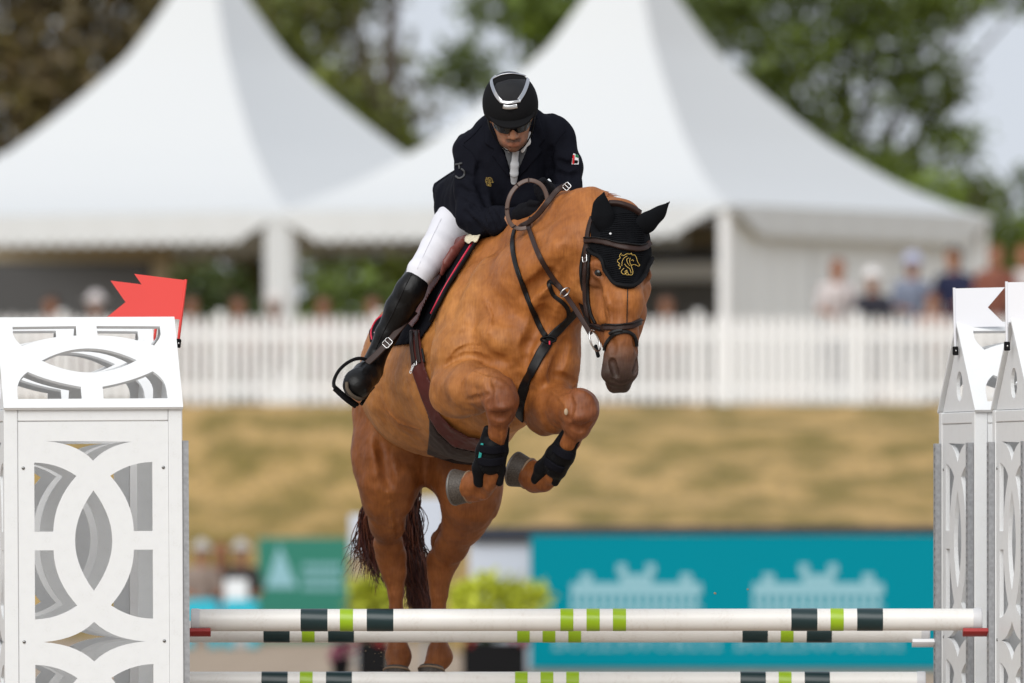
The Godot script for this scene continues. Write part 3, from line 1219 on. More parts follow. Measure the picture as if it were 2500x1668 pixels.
# ---------------------------------------------------------------- people in the background
func figure(at: Vector3, turn: float, label: String, tall: float, shirt: Color, legs: Color, hair: Color, skin: Color, hat: Variant, seated: bool, bend: float, group: String) -> void:
	var t := thing("person", label, "person", at, turn, group)
	var s := tall / 1.75
	var hip := 0.5 if seated else 0.92
	var f := Field.new()
	var lean := Vector3(0, 0, sin(bend))
	var neck := Vector3(0, hip + 0.52 * cos(bend), 0.52 * sin(bend))
	var head := neck + Vector3(0, 0.17, 0.04)
	var J := func(p: Vector3) -> Vector3: return p * s
	f.bone(J.call(Vector3(0, hip, 0)), 0.14 * s, J.call(neck - Vector3(0, 0.1, 0)), 0.15 * s, 0.06, skin, Vector3(0, 0, 1), 0.75)
	f.bone(J.call(neck - Vector3(0, 0.08, 0)), 0.06 * s, J.call(head), 0.05 * s, 0.04, skin)
	f.bone(J.call(head + Vector3(0, 0.03, 0)), 0.095 * s, J.call(head - Vector3(0, 0.05, -0.02)), 0.07 * s, 0.03, skin)
	var clothes := Field.new()
	clothes.bone(J.call(Vector3(0, hip - 0.04, 0)), 0.165 * s, J.call(neck - Vector3(0, 0.12, 0)), 0.17 * s, 0.06, shirt, Vector3(0, 0, 1), 0.78)
	var low := Field.new()
	for k: float in [-1.0, 1.0]:
		var sh := neck + Vector3(0.18 * k, -0.06, 0)
		var el := sh + Vector3(0.07 * k, -0.27, 0.06)
		var ha := el + Vector3(-0.1 * k, -0.05, 0.22)
		f.bone(J.call(sh), 0.05 * s, J.call(el), 0.04 * s, 0.04, skin)
		f.bone(J.call(el), 0.04 * s, J.call(ha), 0.03 * s, 0.03, skin)
		f.bone(J.call(ha), 0.035 * s, J.call(ha + Vector3(-0.02 * k, -0.01, 0.08)), 0.025 * s, 0.02, skin)
		clothes.bone(J.call(sh), 0.07 * s, J.call(el), 0.055 * s, 0.05, shirt)
		var h0 := Vector3(0.09 * k, hip, 0)
		var kn := h0 + (Vector3(0.03 * k, 0.0, 0.42) if seated else Vector3(0.01 * k, -0.42, 0.02))
		var an := kn + Vector3(0, -0.42, 0.0)
		f.bone(J.call(h0), 0.08 * s, J.call(kn), 0.055 * s, 0.05, skin)
		f.bone(J.call(kn), 0.055 * s, J.call(an), 0.04 * s, 0.04, skin)
		f.bone(J.call(an), 0.045 * s, J.call(an + Vector3(0, -0.04, 0.14)), 0.035 * s, 0.03, skin)
		low.bone(J.call(h0), 0.1 * s, J.call(kn), 0.075 * s, 0.05, legs)
		low.bone(J.call(kn), 0.075 * s, J.call(an), 0.06 * s, 0.05, legs)
	part("body", net_mesh(f.d, 0.024, f.seeds(), f.tint), M.skin, t)
	part("shirt", net_mesh(clothes.d, 0.024, clothes.seeds(), clothes.tint), M.cloth, t)
	part("trousers", net_mesh(low.d, 0.028, low.seeds(), low.tint), M.cloth, t)
	var h := Field.new()
	h.bone(J.call(head + Vector3(0, 0.06, -0.02)), 0.1 * s, J.call(head + Vector3(0, -0.03, -0.045)), 0.085 * s, 0.03, hair)
	if hair.r > 0.1:
		h.bone(J.call(head + Vector3(0, 0, -0.05)), 0.08 * s, J.call(head + Vector3(0, -0.25, -0.06)), 0.07 * s, 0.03, hair)
	part("hair", net_mesh(h.d, 0.02, h.seeds(), h.tint), M.cloth, t)
	if hat != null:
		var c := Field.new()
		c.bone(J.call(head + Vector3(0, 0.1, -0.01)), 0.105 * s, J.call(head + Vector3(0, 0.08, 0.0)), 0.11 * s, 0.03, hat)
		c.bone(J.call(head + Vector3(0, 0.075, 0.0)), 0.17 * s, J.call(head + Vector3(0, 0.075, 0.03)), 0.16 * s, 0.02, hat, Vector3.UP, 0.14)
		part("hat", net_mesh(c.d, 0.02, c.seeds(), c.tint), M.cloth, t)


func spectators() -> void:
	var skin := Color(0.33, 0.15, 0.085)
	var y := 2.58
	var g1 := "spectators behind the picket fence"
	var white := Color(0.72, 0.7, 0.7)
	var hi := y + 0.12
	figure(Vector3(3.86, hi, -92.7), 0.2, "auburn-haired woman in a white top behind the picket fence", 1.64, Color(0.55, 0.5, 0.5), Color(0.05, 0.06, 0.1), Color(0.16, 0.045, 0.02), skin, null, false, 0.25, g1)
	figure(Vector3(4.36, hi - 0.1, -92.6), -0.3, "person in a dark top and a white hat leaning over the fence", 1.62, Color(0.02, 0.022, 0.035), Color(0.03, 0.03, 0.05), Color(0.08, 0.035, 0.02), skin, white, false, 0.4, g1)
	figure(Vector3(4.76, hi, -92.9), 0.3, "person in a grey-blue shirt and a pale cap behind the fence", 1.68, Color(0.2, 0.23, 0.31), Color(0.05, 0.06, 0.1), Color(0.05, 0.03, 0.02), skin, Color(0.42, 0.45, 0.6), false, 0.15, g1)
	figure(Vector3(5.3, hi, -93.0), -0.5, "tall person in a navy jacket behind the fence", 1.78, Color(0.01, 0.014, 0.05), Color(0.02, 0.02, 0.04), Color(0.02, 0.014, 0.01), skin, null, false, 0.0, g1)
	figure(Vector3(5.06, hi - 0.22, -92.5), -0.2, "bare-armed person bending forward beside the navy jacket", 1.5, Color(0.24, 0.09, 0.05), Color(0.1, 0.06, 0.05), Color(0.1, 0.04, 0.025), skin, null, false, 0.5, g1)
	figure(Vector3(5.78, hi + 0.1, -92.8), 0.1, "woman with long auburn hair above the white flag", 1.7, Color(0.2, 0.07, 0.045), Color(0.05, 0.05, 0.06), Color(0.13, 0.04, 0.02), skin, null, false, 0.0, g1)
	figure(Vector3(6.16, hi + 0.1, -93.0), -0.4, "woman in a white top at the picture's right edge", 1.7, Color(0.55, 0.52, 0.52), Color(0.05, 0.05, 0.06), Color(0.2, 0.08, 0.035), skin, null, false, 0.1, g1)
	# people seated at tables under the left tent: only their heads clear the fence
	var g2 := "people seated under the tents"
	var wine := Color(0.07, 0.025, 0.025)
	var rows := [[-5.55, "first", Color(0.16, 0.06, 0.05), null], [-5.0, "second", wine, Color(0.6, 0.55, 0.55)], [-4.45, "third", Color(0.1, 0.03, 0.03), null], [-3.9, "fourth", wine, null], [-3.3, "fifth", Color(0.12, 0.05, 0.04), null], [-2.85, "sixth", wine, Color(0.62, 0.58, 0.56)], [-2.3, "seventh", Color(0.13, 0.045, 0.04), null], [-1.7, "eighth", wine, null], [1.9, "ninth", wine, null]]
	for r in rows:
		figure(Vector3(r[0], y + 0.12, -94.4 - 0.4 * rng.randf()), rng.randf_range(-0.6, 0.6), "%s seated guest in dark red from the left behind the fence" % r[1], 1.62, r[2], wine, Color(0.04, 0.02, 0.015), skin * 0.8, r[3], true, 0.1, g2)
	# people seated at ground level between the left wing and the green banner
	var g3 := "people seated beside the arena"
	figure(Vector3(-3.07, 0, -69.0), 0.2, "seated person with a white cap nearest the white wing", 1.32, Color(0.25, 0.2, 0.17), Color(0.3, 0.3, 0.34), Color(0.03, 0.02, 0.02), skin, Color(0.42, 0.4, 0.37), true, 0.1, g3)
	figure(Vector3(-2.87, 0, -69.3), -0.1, "seated person in an orange-brown top between two white caps", 1.32, Color(0.3, 0.1, 0.04), Color(0.6, 0.6, 0.6), Color(0.2, 0.07, 0.03), skin, null, true, 0.1, g3)
	figure(Vector3(-2.68, 0, -69.1), 0.1, "seated person in black with a white cap beside the green banner", 1.32, Color(0.03, 0.025, 0.025), Color(0.3, 0.16, 0.1), Color(0.03, 0.02, 0.02), skin, Color(0.42, 0.4, 0.37), true, 0.1, g3)


# ---------------------------------------------------------------- the oxer
func arc(a: Vector2, m: Vector2, b: Vector2, n := 8) -> PackedVector2Array:
	# a curve from a to b through m, without its last point
	var c := m * 2.0 - (a + b) * 0.5
	var out := PackedVector2Array()
	for k in n:
		var t := k / float(n)
		out.append(a * (1 - t) * (1 - t) + c * 2 * t * (1 - t) + b * t * t)
	return out


func mirrored(p: PackedVector2Array, fx: float, fy: float) -> PackedVector2Array:
	var out := PackedVector2Array()
	for q in p:
		out.append(Vector2(q.x * fx, q.y * fy))
	return out


func moved(p: PackedVector2Array, by: Vector2) -> PackedVector2Array:
	var out := PackedVector2Array()
	for q in p:
		out.append(q + by)
	return out


# a board cut out with openings
func cut_board(outline: PackedVector2Array, holes: Array, thick: float) -> Mesh:
	var root := CSGCombiner3D.new()
	add_child(root)
	var o := CSGPolygon3D.new()
	o.polygon = outline
	o.depth = thick
	root.add_child(o)
	for h in holes:
		var c := CSGPolygon3D.new()
		c.polygon = h
		c.depth = thick + 0.04
		c.position.z = 0.02
		c.operation = CSGShape3D.OPERATION_SUBTRACTION
		root.add_child(c)
	await get_tree().process_frame
	await get_tree().process_frame
	var m := root.bake_static_mesh()
	remove_child(root)
	root.free()
	return m


func ring_holes() -> Array:
	# interlaced rings: a lens, four corners round it and a diamond between one ring and the next
	var s := 0.000614
	var lens := arc(Vector2(0, -306), Vector2(114, 0), Vector2(0, 306), 14)
	lens.append_array(arc(Vector2(0, 306), Vector2(-114, 0), Vector2(0, -306), 14))
	var corner := arc(Vector2(-361, -478), Vector2(-226, -456), Vector2(-103, -395), 6)
	corner.append_array(arc(Vector2(-103, -395), Vector2(-208, -235), Vector2(-246, -57), 8))
	corner.append(Vector2(-246, -57))
	corner.append(Vector2(-361, -57))
	var tip := arc(Vector2(-311, 0), Vector2(-130, -38), Vector2(0, -121), 7)
	tip.append_array(arc(Vector2(0, -121), Vector2(130, -38), Vector2(311, 0), 7))
	var diamond := tip.duplicate()
	diamond.append_array(arc(Vector2(311, 0), Vector2(130, 38), Vector2(0, 121), 7))
	diamond.append_array(arc(Vector2(0, 121), Vector2(-130, 38), Vector2(-311, 0), 7))
	var holes := []
	for row in 2:
		var y := 1.197 - 0.757 * row
		holes.append(moved(mirrored(lens, s, s), Vector2(0, y)))
		for fx: float in [1.0, -1.0]:
			for fy: float in [1.0, -1.0]:
				holes.append(moved(mirrored(corner, s * fx, s * fy), Vector2(0, y)))
	holes.append(moved(mirrored(diamond, s, s), Vector2(0, 1.197 - 0.3785)))
	holes.append(moved(mirrored(tip, s * 0.92, s), Vector2(0, 1.197 + 0.3735)))
	return holes


func roof_holes() -> Array:
	var lens := arc(Vector2(-365, 776), Vector2(0, 682), Vector2(365, 776), 12)
	lens.append_array(arc(Vector2(365, 776), Vector2(0, 870), Vector2(-365, 776), 12))
	var up := PackedVector2Array([Vector2(-567, 512), Vector2(-79, 508)])
	up.append_array(arc(Vector2(-81, 582), Vector2(-300, 603), Vector2(-510, 662), 8))
	up.append(Vector2(-510, 662)); up.append(Vector2(-552, 610)); up.append(Vector2(-569, 570))
	var low := arc(Vector2(-480, 862), Vector2(-300, 930), Vector2(-83, 980), 8)
	low.append_array(PackedVector2Array([Vector2(-83, 980), Vector2(-83, 1072), Vector2(-573, 1072)]))
	low.append_array(arc(Vector2(-571, 1000), Vector2(-545, 925), Vector2(-480, 862), 5))
	var out := []
	for h: PackedVector2Array in [lens, up, mirrored(up, -1, 1), low, mirrored(low, -1, 1)]:
		var q := PackedVector2Array()
		for p in h:
			q.append(Vector2(p.x * 0.000491, -(p.y - 437.0) * 0.0007))
		out.append(q)
	return out


func wing_parts() -> Dictionary:
	var w := 0.335
	var out := {}
	out.side = await cut_board(PackedVector2Array([Vector2(-w + 0.053, 0.06), Vector2(w - 0.053, 0.06), Vector2(w - 0.053, 1.643), Vector2(-w + 0.053, 1.643)]), ring_holes(), 0.016)
	out.roof = await cut_board(PackedVector2Array([Vector2(-w - 0.002, 0), Vector2(w + 0.002, 0), Vector2(w + 0.002, -0.492), Vector2(-w - 0.002, -0.492)]), roof_holes(), 0.012)
	var hole := PackedVector2Array()
	for k in 24:
		hole.append(Vector2(cos(TAU * k / 24.0), sin(TAU * k / 24.0)) * 0.058 + Vector2(0, 1.79))
	out.gable = await cut_board(PackedVector2Array([Vector2(-w + 0.02, 1.692), Vector2(w - 0.02, 1.692), Vector2(0, 2.005)]), [hole], 0.014)
	return out


func wing(at: Vector3, turn: float, label: String, parts: Dictionary, inner: float) -> Node3D:
	var t := thing("jump_wing", label, "jump wing", at, turn, "white cut-out wings of the jump")
	var w := 0.335
	for f in 4:
		var b := Basis(UPV, f * PI / 2)
		var o := part("side_panel", parts.side, M.plastic, t)
		o.transform = Transform3D(b, b * Vector3(0, 0, w - 0.004))
		# corner post and the rails over and under the panel
		var g := Geo.new()
		g.turn = Transform3D(b, Vector3.ZERO)
		g.block(Vector3(w - 0.026, 0.845, w - 0.026), Vector3(0.052, 1.69, 0.052), 0.003)
		geo("corner_post", g, M.plastic, t)
		g = Geo.new()
		g.turn = Transform3D(b, Vector3.ZERO)
		g.block(Vector3(0, 1.667, w - 0.018), Vector3(2 * w - 0.106, 0.044, 0.034), 0.003)
		geo("top_rail", g, M.plastic, t)
		g = Geo.new()
		g.turn = Transform3D(b, Vector3.ZERO)
		g.block(Vector3(0, 0.03, w - 0.018), Vector3(2 * w - 0.106, 0.056, 0.034), 0.003)
		geo("bottom_rail", g, M.plastic, t)
		for sx: float in [-1, 1]:
			for sy in [0.82, 1.47, 0.2]:
				g = Geo.new()
				g.turn = Transform3D(b * Basis(Vector3(1, 0, 0), PI / 2), b * Vector3(sx * (w - 0.072), sy, w - 0.004))
				g.lathe(PackedVector2Array([Vector2(0.0065, 0), Vector2(0.006, 0.003), Vector2(0.001, 0.004)]), 8)
				geo("screw", g, M.screw, t)
	for s in 2:
		var b := Basis(UPV, s * PI) * Basis(Vector3(1, 0, 0), -PI / 4 - 0.01)
		var o := part("roof_panel", parts.roof, M.plastic, t)
		o.transform = Transform3D(b, Vector3(0, 2.04, 0) + Basis(UPV, s * PI) * Vector3(0, 0, 0.004))
		b = Basis(UPV, PI / 2 + s * PI)
		o = part("gable", parts.gable, M.plastic, t)
		o.transform = Transform3D(b, b * Vector3(0, 0, w - 0.012))
	# slotted metal tracks on the side that holds the rails
	for sz: float in [-1.0, 1.0]:
		var g := Geo.new()
		var x := inner * (w + 0.013)
		for e: float in [-1.0, 1.0]:
			g.box(Vector3(x, 0.79, sz * (w - 0.03) + e * 0.0145), Vector3(0.022, 1.56, 0.011))
		g.box(Vector3(x - inner * 0.008, 0.79, sz * (w - 0.03)), Vector3(0.004, 1.56, 0.018))
		for k in 52:
			g.box(Vector3(x + inner * 0.008, 0.03 + k * 0.03, sz * (w - 0.03)), Vector3(0.006, 0.014, 0.018))
		geo("track", g, M.zinc, t)
	return t


func rail(at: Vector3, label: String, shift: float, tilt := 0.0) -> void:
	var t := thing("jump_rail", label, "jump rail", at, 0.0, "white rails of the oxer")
	t.rotation.z = tilt
	var r := 0.0422
	var g := Geo.new()
	var p := PackedVector3Array()
	for k in 25:
		p.append(Vector3(lerpf(-1.49, 1.49, k / 24.0), 0, 0))
	g.tube(p, radii(r), 28)
	geo("shaft", g, M.pole, t)
	for e: float in [-1.0, 1.0]:
		g = Geo.new()
		g.tube(PackedVector3Array([Vector3(e * 1.468, 0, 0), Vector3(e * 1.474, 0, 0), Vector3(e * 1.498, 0, 0), Vector3(e * 1.502, 0, 0)]), PackedFloat32Array([r + 0.0005, r + 0.0022, r + 0.0022, r - 0.002]), 28)
		geo("end_cap", g, paint(0.6, 0.6, 0.62, 0.45), t)
	for b in [[-1.085, -0.983, 0], [-0.936, -0.886, 1], [-0.834, -0.733, 0], [-0.099, -0.05, 1], [0.0, 0.05, 1], [0.1, 0.15, 1], [0.777, 0.876, 0], [0.926, 0.976, 1], [1.027, 1.125, 0]]:
		g = Geo.new()
		g.tube(PackedVector3Array([Vector3(b[0] + shift, 0, 0), Vector3(b[0] + shift + 0.001, 0, 0), Vector3(b[1] + shift - 0.001, 0, 0), Vector3(b[1] + shift, 0, 0)]), PackedFloat32Array([r, r + 0.0012, r + 0.0012, r]), 28, false)
		geo("band", g, M.band_green if b[2] else M.band_dark, t)


func cup(at: Vector3, side: float, red: bool, label: String) -> void:
	var t := thing("rail_cup", label, "rail cup", at, 0.0, "cups that hold the rails")
	var m: Material = M.red_cup if red else M.white
	var g := Geo.new()
	# shallow tray under the rail and the back plate on the track
	var prof := PackedVector2Array()
	for k in 9:
		var a := lerpf(-PI * 0.78, -PI * 0.22, k / 8.0)
		prof.append(Vector2(cos(a), sin(a)) * 0.046)
	for k in 9:
		var a := lerpf(-PI * 0.22, -PI * 0.78, k / 8.0)
		prof.append(Vector2(cos(a), sin(a)) * 0.056 + Vector2(0, -0.006))
	g.turn = Transform3D(Basis(UPV, PI / 2), Vector3(side * 0.0, 0.0, 0))
	g.slab(prof, -0.055, 0.055)
	geo("tray", g, m, t)
	g = Geo.new()
	g.block(Vector3(side * 0.068, -0.035, 0), Vector3(0.03, 0.11, 0.05), 0.008)
	geo("hook", g, m, t)
	g = Geo.new()
	g.block(Vector3(side * 0.095, -0.02, 0), Vector3(0.022, 0.15, 0.056), 0.009)
	geo("back_plate", g, M.white, t)


func flag(at: Vector3, turn: float, lean: float, red: bool, dir: float, label: String, group: String) -> void:
	var t := thing("flag", label, "flag", at, turn, group)
	t.rotation.z = lean
	var m: Material = M.red_flag if red else M.white_flag
	var g := Geo.new()
	g.tube(PackedVector3Array([Vector3(0, -0.075, 0), Vector3(0, 0.154, 0)]), radii(0.0055), 8)
	geo("stick", g, m, t)
	g = Geo.new()
	var p := PackedVector2Array([Vector2(0.004, 0.151), Vector2(0.197, 0.151), Vector2(0.129, 0.075), Vector2(0.202, 0.0), Vector2(0.004, 0.0)])
	g.slab(mirrored(p, dir, 1), -0.0015, 0.0015)
	geo("sheet", g, m, t)
	g = Geo.new()
	g.block(Vector3(0, -0.09, 0), Vector3(0.022, 0.034, 0.022), 0.003)
	var clip := geo("clip", g, M.black, t)
	g = Geo.new()
	g.turn = Transform3D(Basis(Vector3(1, 0, 0), PI / 2), Vector3(0.003, -0.09, 0.0115))
	g.lathe(PackedVector2Array([Vector2(0.003, 0), Vector2(0.001, 0.001)]), 8)
	geo("screw", g, M.steel, clip)


func jump() -> void:
	var parts: Dictionary = await wing_parts()
	var left := wing(Vector3(-1.598, 0, 0.28), deg_to_rad(6.8), "near left white wing with interlaced ring cut-outs under red flags", parts, 1.0)
	left.rotation.z = deg_to_rad(0.35)
	var far_left := wing(Vector3(-1.73, 0, -0.80), deg_to_rad(7.5), "left wing standing behind, seen through the near wing's openings", parts, 1.0)
	wing(Vector3(2.21, 0, 0.28), deg_to_rad(9.6), "near right white wing cut off by the picture's edge, holding the red cup", parts, -1.0)
	wing(Vector3(2.047, 0, -0.78), deg_to_rad(9.6), "far right white wing with gable and two metal tracks beside the teal board", parts, -1.0)
	var s := 43.2 / 26111.0
	rail(Vector3(0.2828, 0.8948, 0), "highest and nearest white rail, resting on red cups", 0.0, 0.0008)
	rail(Vector3(0.1237, 0.8391, -1.062), "second white rail just under the nearest one, on a white cup", -0.005)
	rail(Vector3(0.1068, 0.6409, -1.062), "lowest white rail along the bottom edge of the picture", 0.004)
	cup(Vector3(1.7665, 0.8931, 0), 1.0, true, "red cup on the right end of the nearest rail")
	cup(Vector3(-1.1992, 0.8931, 0), -1.0, true, "red cup on the left end of the nearest rail")
	cup(Vector3(1.6116, 0.8408, -1.062), 1.0, false, "white cup under the second rail at the far right wing")
	flag(Vector3(-1.2547, 2.0329, 0.1), 0.0, deg_to_rad(-7.0), true, -1.0, "near red swallow-tailed flag on the left wing", "red flags on the left wings")
	flag(Vector3(-1.3816, 2.0288, -0.95), 0.0, deg_to_rad(-7.0), true, -1.0, "red flag half hidden behind the near one", "red flags on the left wings")
	flag(Vector3(1.7109, 2.0166, -0.72), -0.15, deg_to_rad(1.2), false, 1.0, "white swallow-tailed flag on the far right wing", "white flags on the right wings")
	flag(Vector3(1.865, 2.019, 0.34), -0.15, deg_to_rad(0.5), false, 1.0, "white flag on the near right wing, cut by the picture's edge", "white flags on the right wings")
	# sand kicked up by the horse
	var g := Geo.new()
	rng.seed = 77
	var clods := [[1641,1362,0.5,5], [1716,1353,0.5,4], [833,1615-12,0.3,4], [1030,1590,-1.3,5]]
	for k in 26:
		clods.append([rng.randf_range(820, 905), rng.randf_range(1480, 1535), -1.3, rng.randf_range(0.8, 2.4)])
	for c in clods:
		var d: float = 43.2 - c[2]
		var at := Vector3((c[0] - 1175.0) * d / 26111.0, 1.3 + (1178.0 - c[1]) * d / 26111.0, c[2])
		var r: float = c[3] * 0.0012
		g.ball(at, Vector3(r, r * rng.randf_range(0.6, 1.3), r), 6, Basis.from_euler(Vector3(rng.randf() * 3, rng.randf() * 3, 0)))
	var o := geo("flying_sand", g, paint(0.25, 0.19, 0.12, 0.95), self)
	tag(o, "loose specks of sand in the air by the hind hooves", "sand", "", "stuff")


# ---------------------------------------------------------------- the horse
var HF: Field

func horse() -> void:
	var f := Field.new()
	HF = f
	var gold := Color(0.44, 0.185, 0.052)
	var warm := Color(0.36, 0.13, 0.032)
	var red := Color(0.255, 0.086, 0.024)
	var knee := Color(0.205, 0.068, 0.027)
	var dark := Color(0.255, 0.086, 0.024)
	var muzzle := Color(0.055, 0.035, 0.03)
	var none := Color(-1, 0, 0)
	var k0 := 0.11
	var eyes := []
	# trunk
	f.chain([0.0049, 1.9631, 0.24, 0.2007, -0.1665, 1.9045, -0.28, 0.2365, -0.286, 1.882, -0.72, 0.2523, -0.3386, 1.8552, -1, 0.2234], k0, gold)
	f.chain([-0.1908, 1.7944, -0.12, 0.2124, -0.3095, 1.7851, -0.48, 0.2342, -0.3484, 1.7679, -0.75, 0.2222], 0.1, gold)
	f.chain([-0.0247, 1.7495, 0.2, 0.1383, -0.1495, 1.6821, -0.18, 0.1462, -0.2762, 1.7234, -0.5, 0.154], 0.09, gold)
	f.chain([-0.0711, 2.2137, 0.06, 0.1223, -0.1664, 2.1537, -0.25, 0.1431, -0.269, 2.0701, -0.7, 0.1614], 0.1, warm)
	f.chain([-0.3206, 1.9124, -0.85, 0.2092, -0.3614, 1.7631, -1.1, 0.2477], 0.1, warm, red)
	# breast and shoulders
	f.chain([0.0164, 1.9351, 0.46, 0.1571, 0.0328, 1.8128, 0.42, 0.1376], 0.09, warm)
	f.chain([-0.1107, 2.1885, 0.08, 0.1024, -0.148, 2.0285, 0.26, 0.1184, -0.1689, 1.9002, 0.38, 0.1246], 0.08, gold)
	f.chain([-0.1624, 1.8953, 0.38, 0.1214, -0.2087, 1.7649, 0.3, 0.0953], 0.06, gold)
	f.chain([0.1146, 2.0825, 0.46, 0.108, 0.139, 1.9345, 0.5, 0.0998, 0.1357, 1.82, 0.5, 0.0899, 0.1262, 1.7065, 0.4, 0.0852], 0.08, warm)
	f.chain([-0.0408, 1.844, 0.54, 0.0621, 0.0114, 1.779, 0.51, 0.0556], 0.03, warm)
	f.chain([0.0996, 1.8435, 0.585, 0.0588, 0.067, 1.7705, 0.54, 0.0523], 0.03, warm)
	f.chain([-0.2313, 1.8839, 0.37, 0.0591, -0.238, 1.7809, 0.34, 0.0624], 0.03, gold)
	f.chain([-0.077, 2.0583, 0.44, 0.0655, -0.0441, 1.9179, 0.52, 0.0654], 0.035, gold)
	f.chain([0.0327, 2.1668, 0.5, 0.0556, 0.106, 2.2135, 0.61, 0.0424, 0.1904, 2.2863, 0.71, 0.0358], 0.03, warm)
	f.chain([0.0768, 2.0808, 0.55, 0.049, 0.1548, 2.1308, 0.67, 0.0391, 0.2325, 2.2105, 0.75, 0.0358], 0.03, warm)
	# neck
	f.chain([-0.0165, 2.0865, 0.24, 0.1941, 0.1423, 2.1995, 0.5, 0.157, 0.277, 2.307, 0.66, 0.1206, 0.358, 2.33, 0.72, 0.0976], 0.09, warm)
	f.chain([-0.0413, 2.2344, 0.1, 0.1188, 0.0903, 2.338, 0.32, 0.0952, 0.2044, 2.4117, 0.52, 0.085, 0.2887, 2.4268, 0.63, 0.0799, 0.3794, 2.4005, 0.7, 0.0716], 0.06, warm)
	f.chain([0.1423, 2.0245, 0.5, 0.0916, 0.217, 2.1321, 0.6, 0.0848, 0.2883, 2.225, 0.68, 0.0814], 0.07, warm)
	# right fore (on the viewer's left): forearm, knee, cannon, pastern
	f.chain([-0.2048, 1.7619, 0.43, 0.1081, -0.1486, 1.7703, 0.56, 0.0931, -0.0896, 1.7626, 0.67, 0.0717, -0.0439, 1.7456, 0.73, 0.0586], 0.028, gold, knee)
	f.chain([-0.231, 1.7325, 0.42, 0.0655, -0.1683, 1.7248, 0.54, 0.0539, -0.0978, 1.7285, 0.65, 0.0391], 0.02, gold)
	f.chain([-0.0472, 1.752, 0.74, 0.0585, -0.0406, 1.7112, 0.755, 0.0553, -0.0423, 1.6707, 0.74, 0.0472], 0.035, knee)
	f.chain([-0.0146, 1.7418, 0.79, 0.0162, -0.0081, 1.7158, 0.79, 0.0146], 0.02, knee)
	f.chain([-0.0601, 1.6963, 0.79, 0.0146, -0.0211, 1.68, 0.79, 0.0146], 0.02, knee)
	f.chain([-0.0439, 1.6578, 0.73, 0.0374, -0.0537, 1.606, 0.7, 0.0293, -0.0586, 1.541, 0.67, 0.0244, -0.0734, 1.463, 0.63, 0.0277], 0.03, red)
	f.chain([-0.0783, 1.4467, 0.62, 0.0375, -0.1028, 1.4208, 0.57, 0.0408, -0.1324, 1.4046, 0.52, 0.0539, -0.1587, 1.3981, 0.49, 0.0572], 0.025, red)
	# left fore
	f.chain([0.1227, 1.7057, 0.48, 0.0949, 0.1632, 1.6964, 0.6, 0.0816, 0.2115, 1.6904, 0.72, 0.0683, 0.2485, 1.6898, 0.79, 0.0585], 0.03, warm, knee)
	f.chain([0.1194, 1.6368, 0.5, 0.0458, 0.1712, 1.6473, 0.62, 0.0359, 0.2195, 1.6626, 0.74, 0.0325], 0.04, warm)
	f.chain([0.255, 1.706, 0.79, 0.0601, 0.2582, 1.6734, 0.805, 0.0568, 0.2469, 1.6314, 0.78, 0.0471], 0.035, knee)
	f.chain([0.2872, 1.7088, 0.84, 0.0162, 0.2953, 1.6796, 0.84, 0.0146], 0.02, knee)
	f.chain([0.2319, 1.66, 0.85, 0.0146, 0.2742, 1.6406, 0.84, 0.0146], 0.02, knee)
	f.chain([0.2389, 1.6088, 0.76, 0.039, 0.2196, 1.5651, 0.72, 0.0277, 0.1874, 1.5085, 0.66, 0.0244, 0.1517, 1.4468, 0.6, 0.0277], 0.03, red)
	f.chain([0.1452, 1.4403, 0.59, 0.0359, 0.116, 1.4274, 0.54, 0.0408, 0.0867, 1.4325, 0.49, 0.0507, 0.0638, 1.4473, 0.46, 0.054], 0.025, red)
	# right hind (viewer's left)
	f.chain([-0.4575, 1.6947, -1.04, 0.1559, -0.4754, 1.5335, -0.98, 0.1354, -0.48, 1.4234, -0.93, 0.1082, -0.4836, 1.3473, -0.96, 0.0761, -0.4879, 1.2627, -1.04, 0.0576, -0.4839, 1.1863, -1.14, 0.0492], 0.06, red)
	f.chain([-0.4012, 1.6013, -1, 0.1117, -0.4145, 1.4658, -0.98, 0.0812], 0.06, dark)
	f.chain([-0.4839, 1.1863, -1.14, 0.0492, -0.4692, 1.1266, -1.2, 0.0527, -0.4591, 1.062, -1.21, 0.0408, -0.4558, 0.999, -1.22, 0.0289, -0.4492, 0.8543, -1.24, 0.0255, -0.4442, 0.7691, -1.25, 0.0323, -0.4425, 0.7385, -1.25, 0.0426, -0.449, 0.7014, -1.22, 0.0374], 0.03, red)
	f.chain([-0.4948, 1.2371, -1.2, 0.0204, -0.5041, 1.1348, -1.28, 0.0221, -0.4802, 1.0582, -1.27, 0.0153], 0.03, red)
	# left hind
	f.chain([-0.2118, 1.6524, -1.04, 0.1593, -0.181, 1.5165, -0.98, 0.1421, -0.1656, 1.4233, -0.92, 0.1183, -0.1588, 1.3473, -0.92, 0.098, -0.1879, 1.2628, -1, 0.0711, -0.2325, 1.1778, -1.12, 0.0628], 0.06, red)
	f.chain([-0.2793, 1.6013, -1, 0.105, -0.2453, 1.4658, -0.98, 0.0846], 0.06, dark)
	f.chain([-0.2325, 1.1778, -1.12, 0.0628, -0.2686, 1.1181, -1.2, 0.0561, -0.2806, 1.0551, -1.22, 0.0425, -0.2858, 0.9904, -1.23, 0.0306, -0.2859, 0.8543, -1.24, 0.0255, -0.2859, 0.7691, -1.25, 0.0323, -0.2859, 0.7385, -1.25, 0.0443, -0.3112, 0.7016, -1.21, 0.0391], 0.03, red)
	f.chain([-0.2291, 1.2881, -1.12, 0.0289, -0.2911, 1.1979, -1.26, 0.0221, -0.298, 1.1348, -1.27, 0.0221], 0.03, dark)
	# head
	f.chain([0.3985, 2.3783, 0.74, 0.0878, 0.4047, 2.28, 0.77, 0.0975, 0.4045, 2.1739, 0.79, 0.091], 0.05, warm)
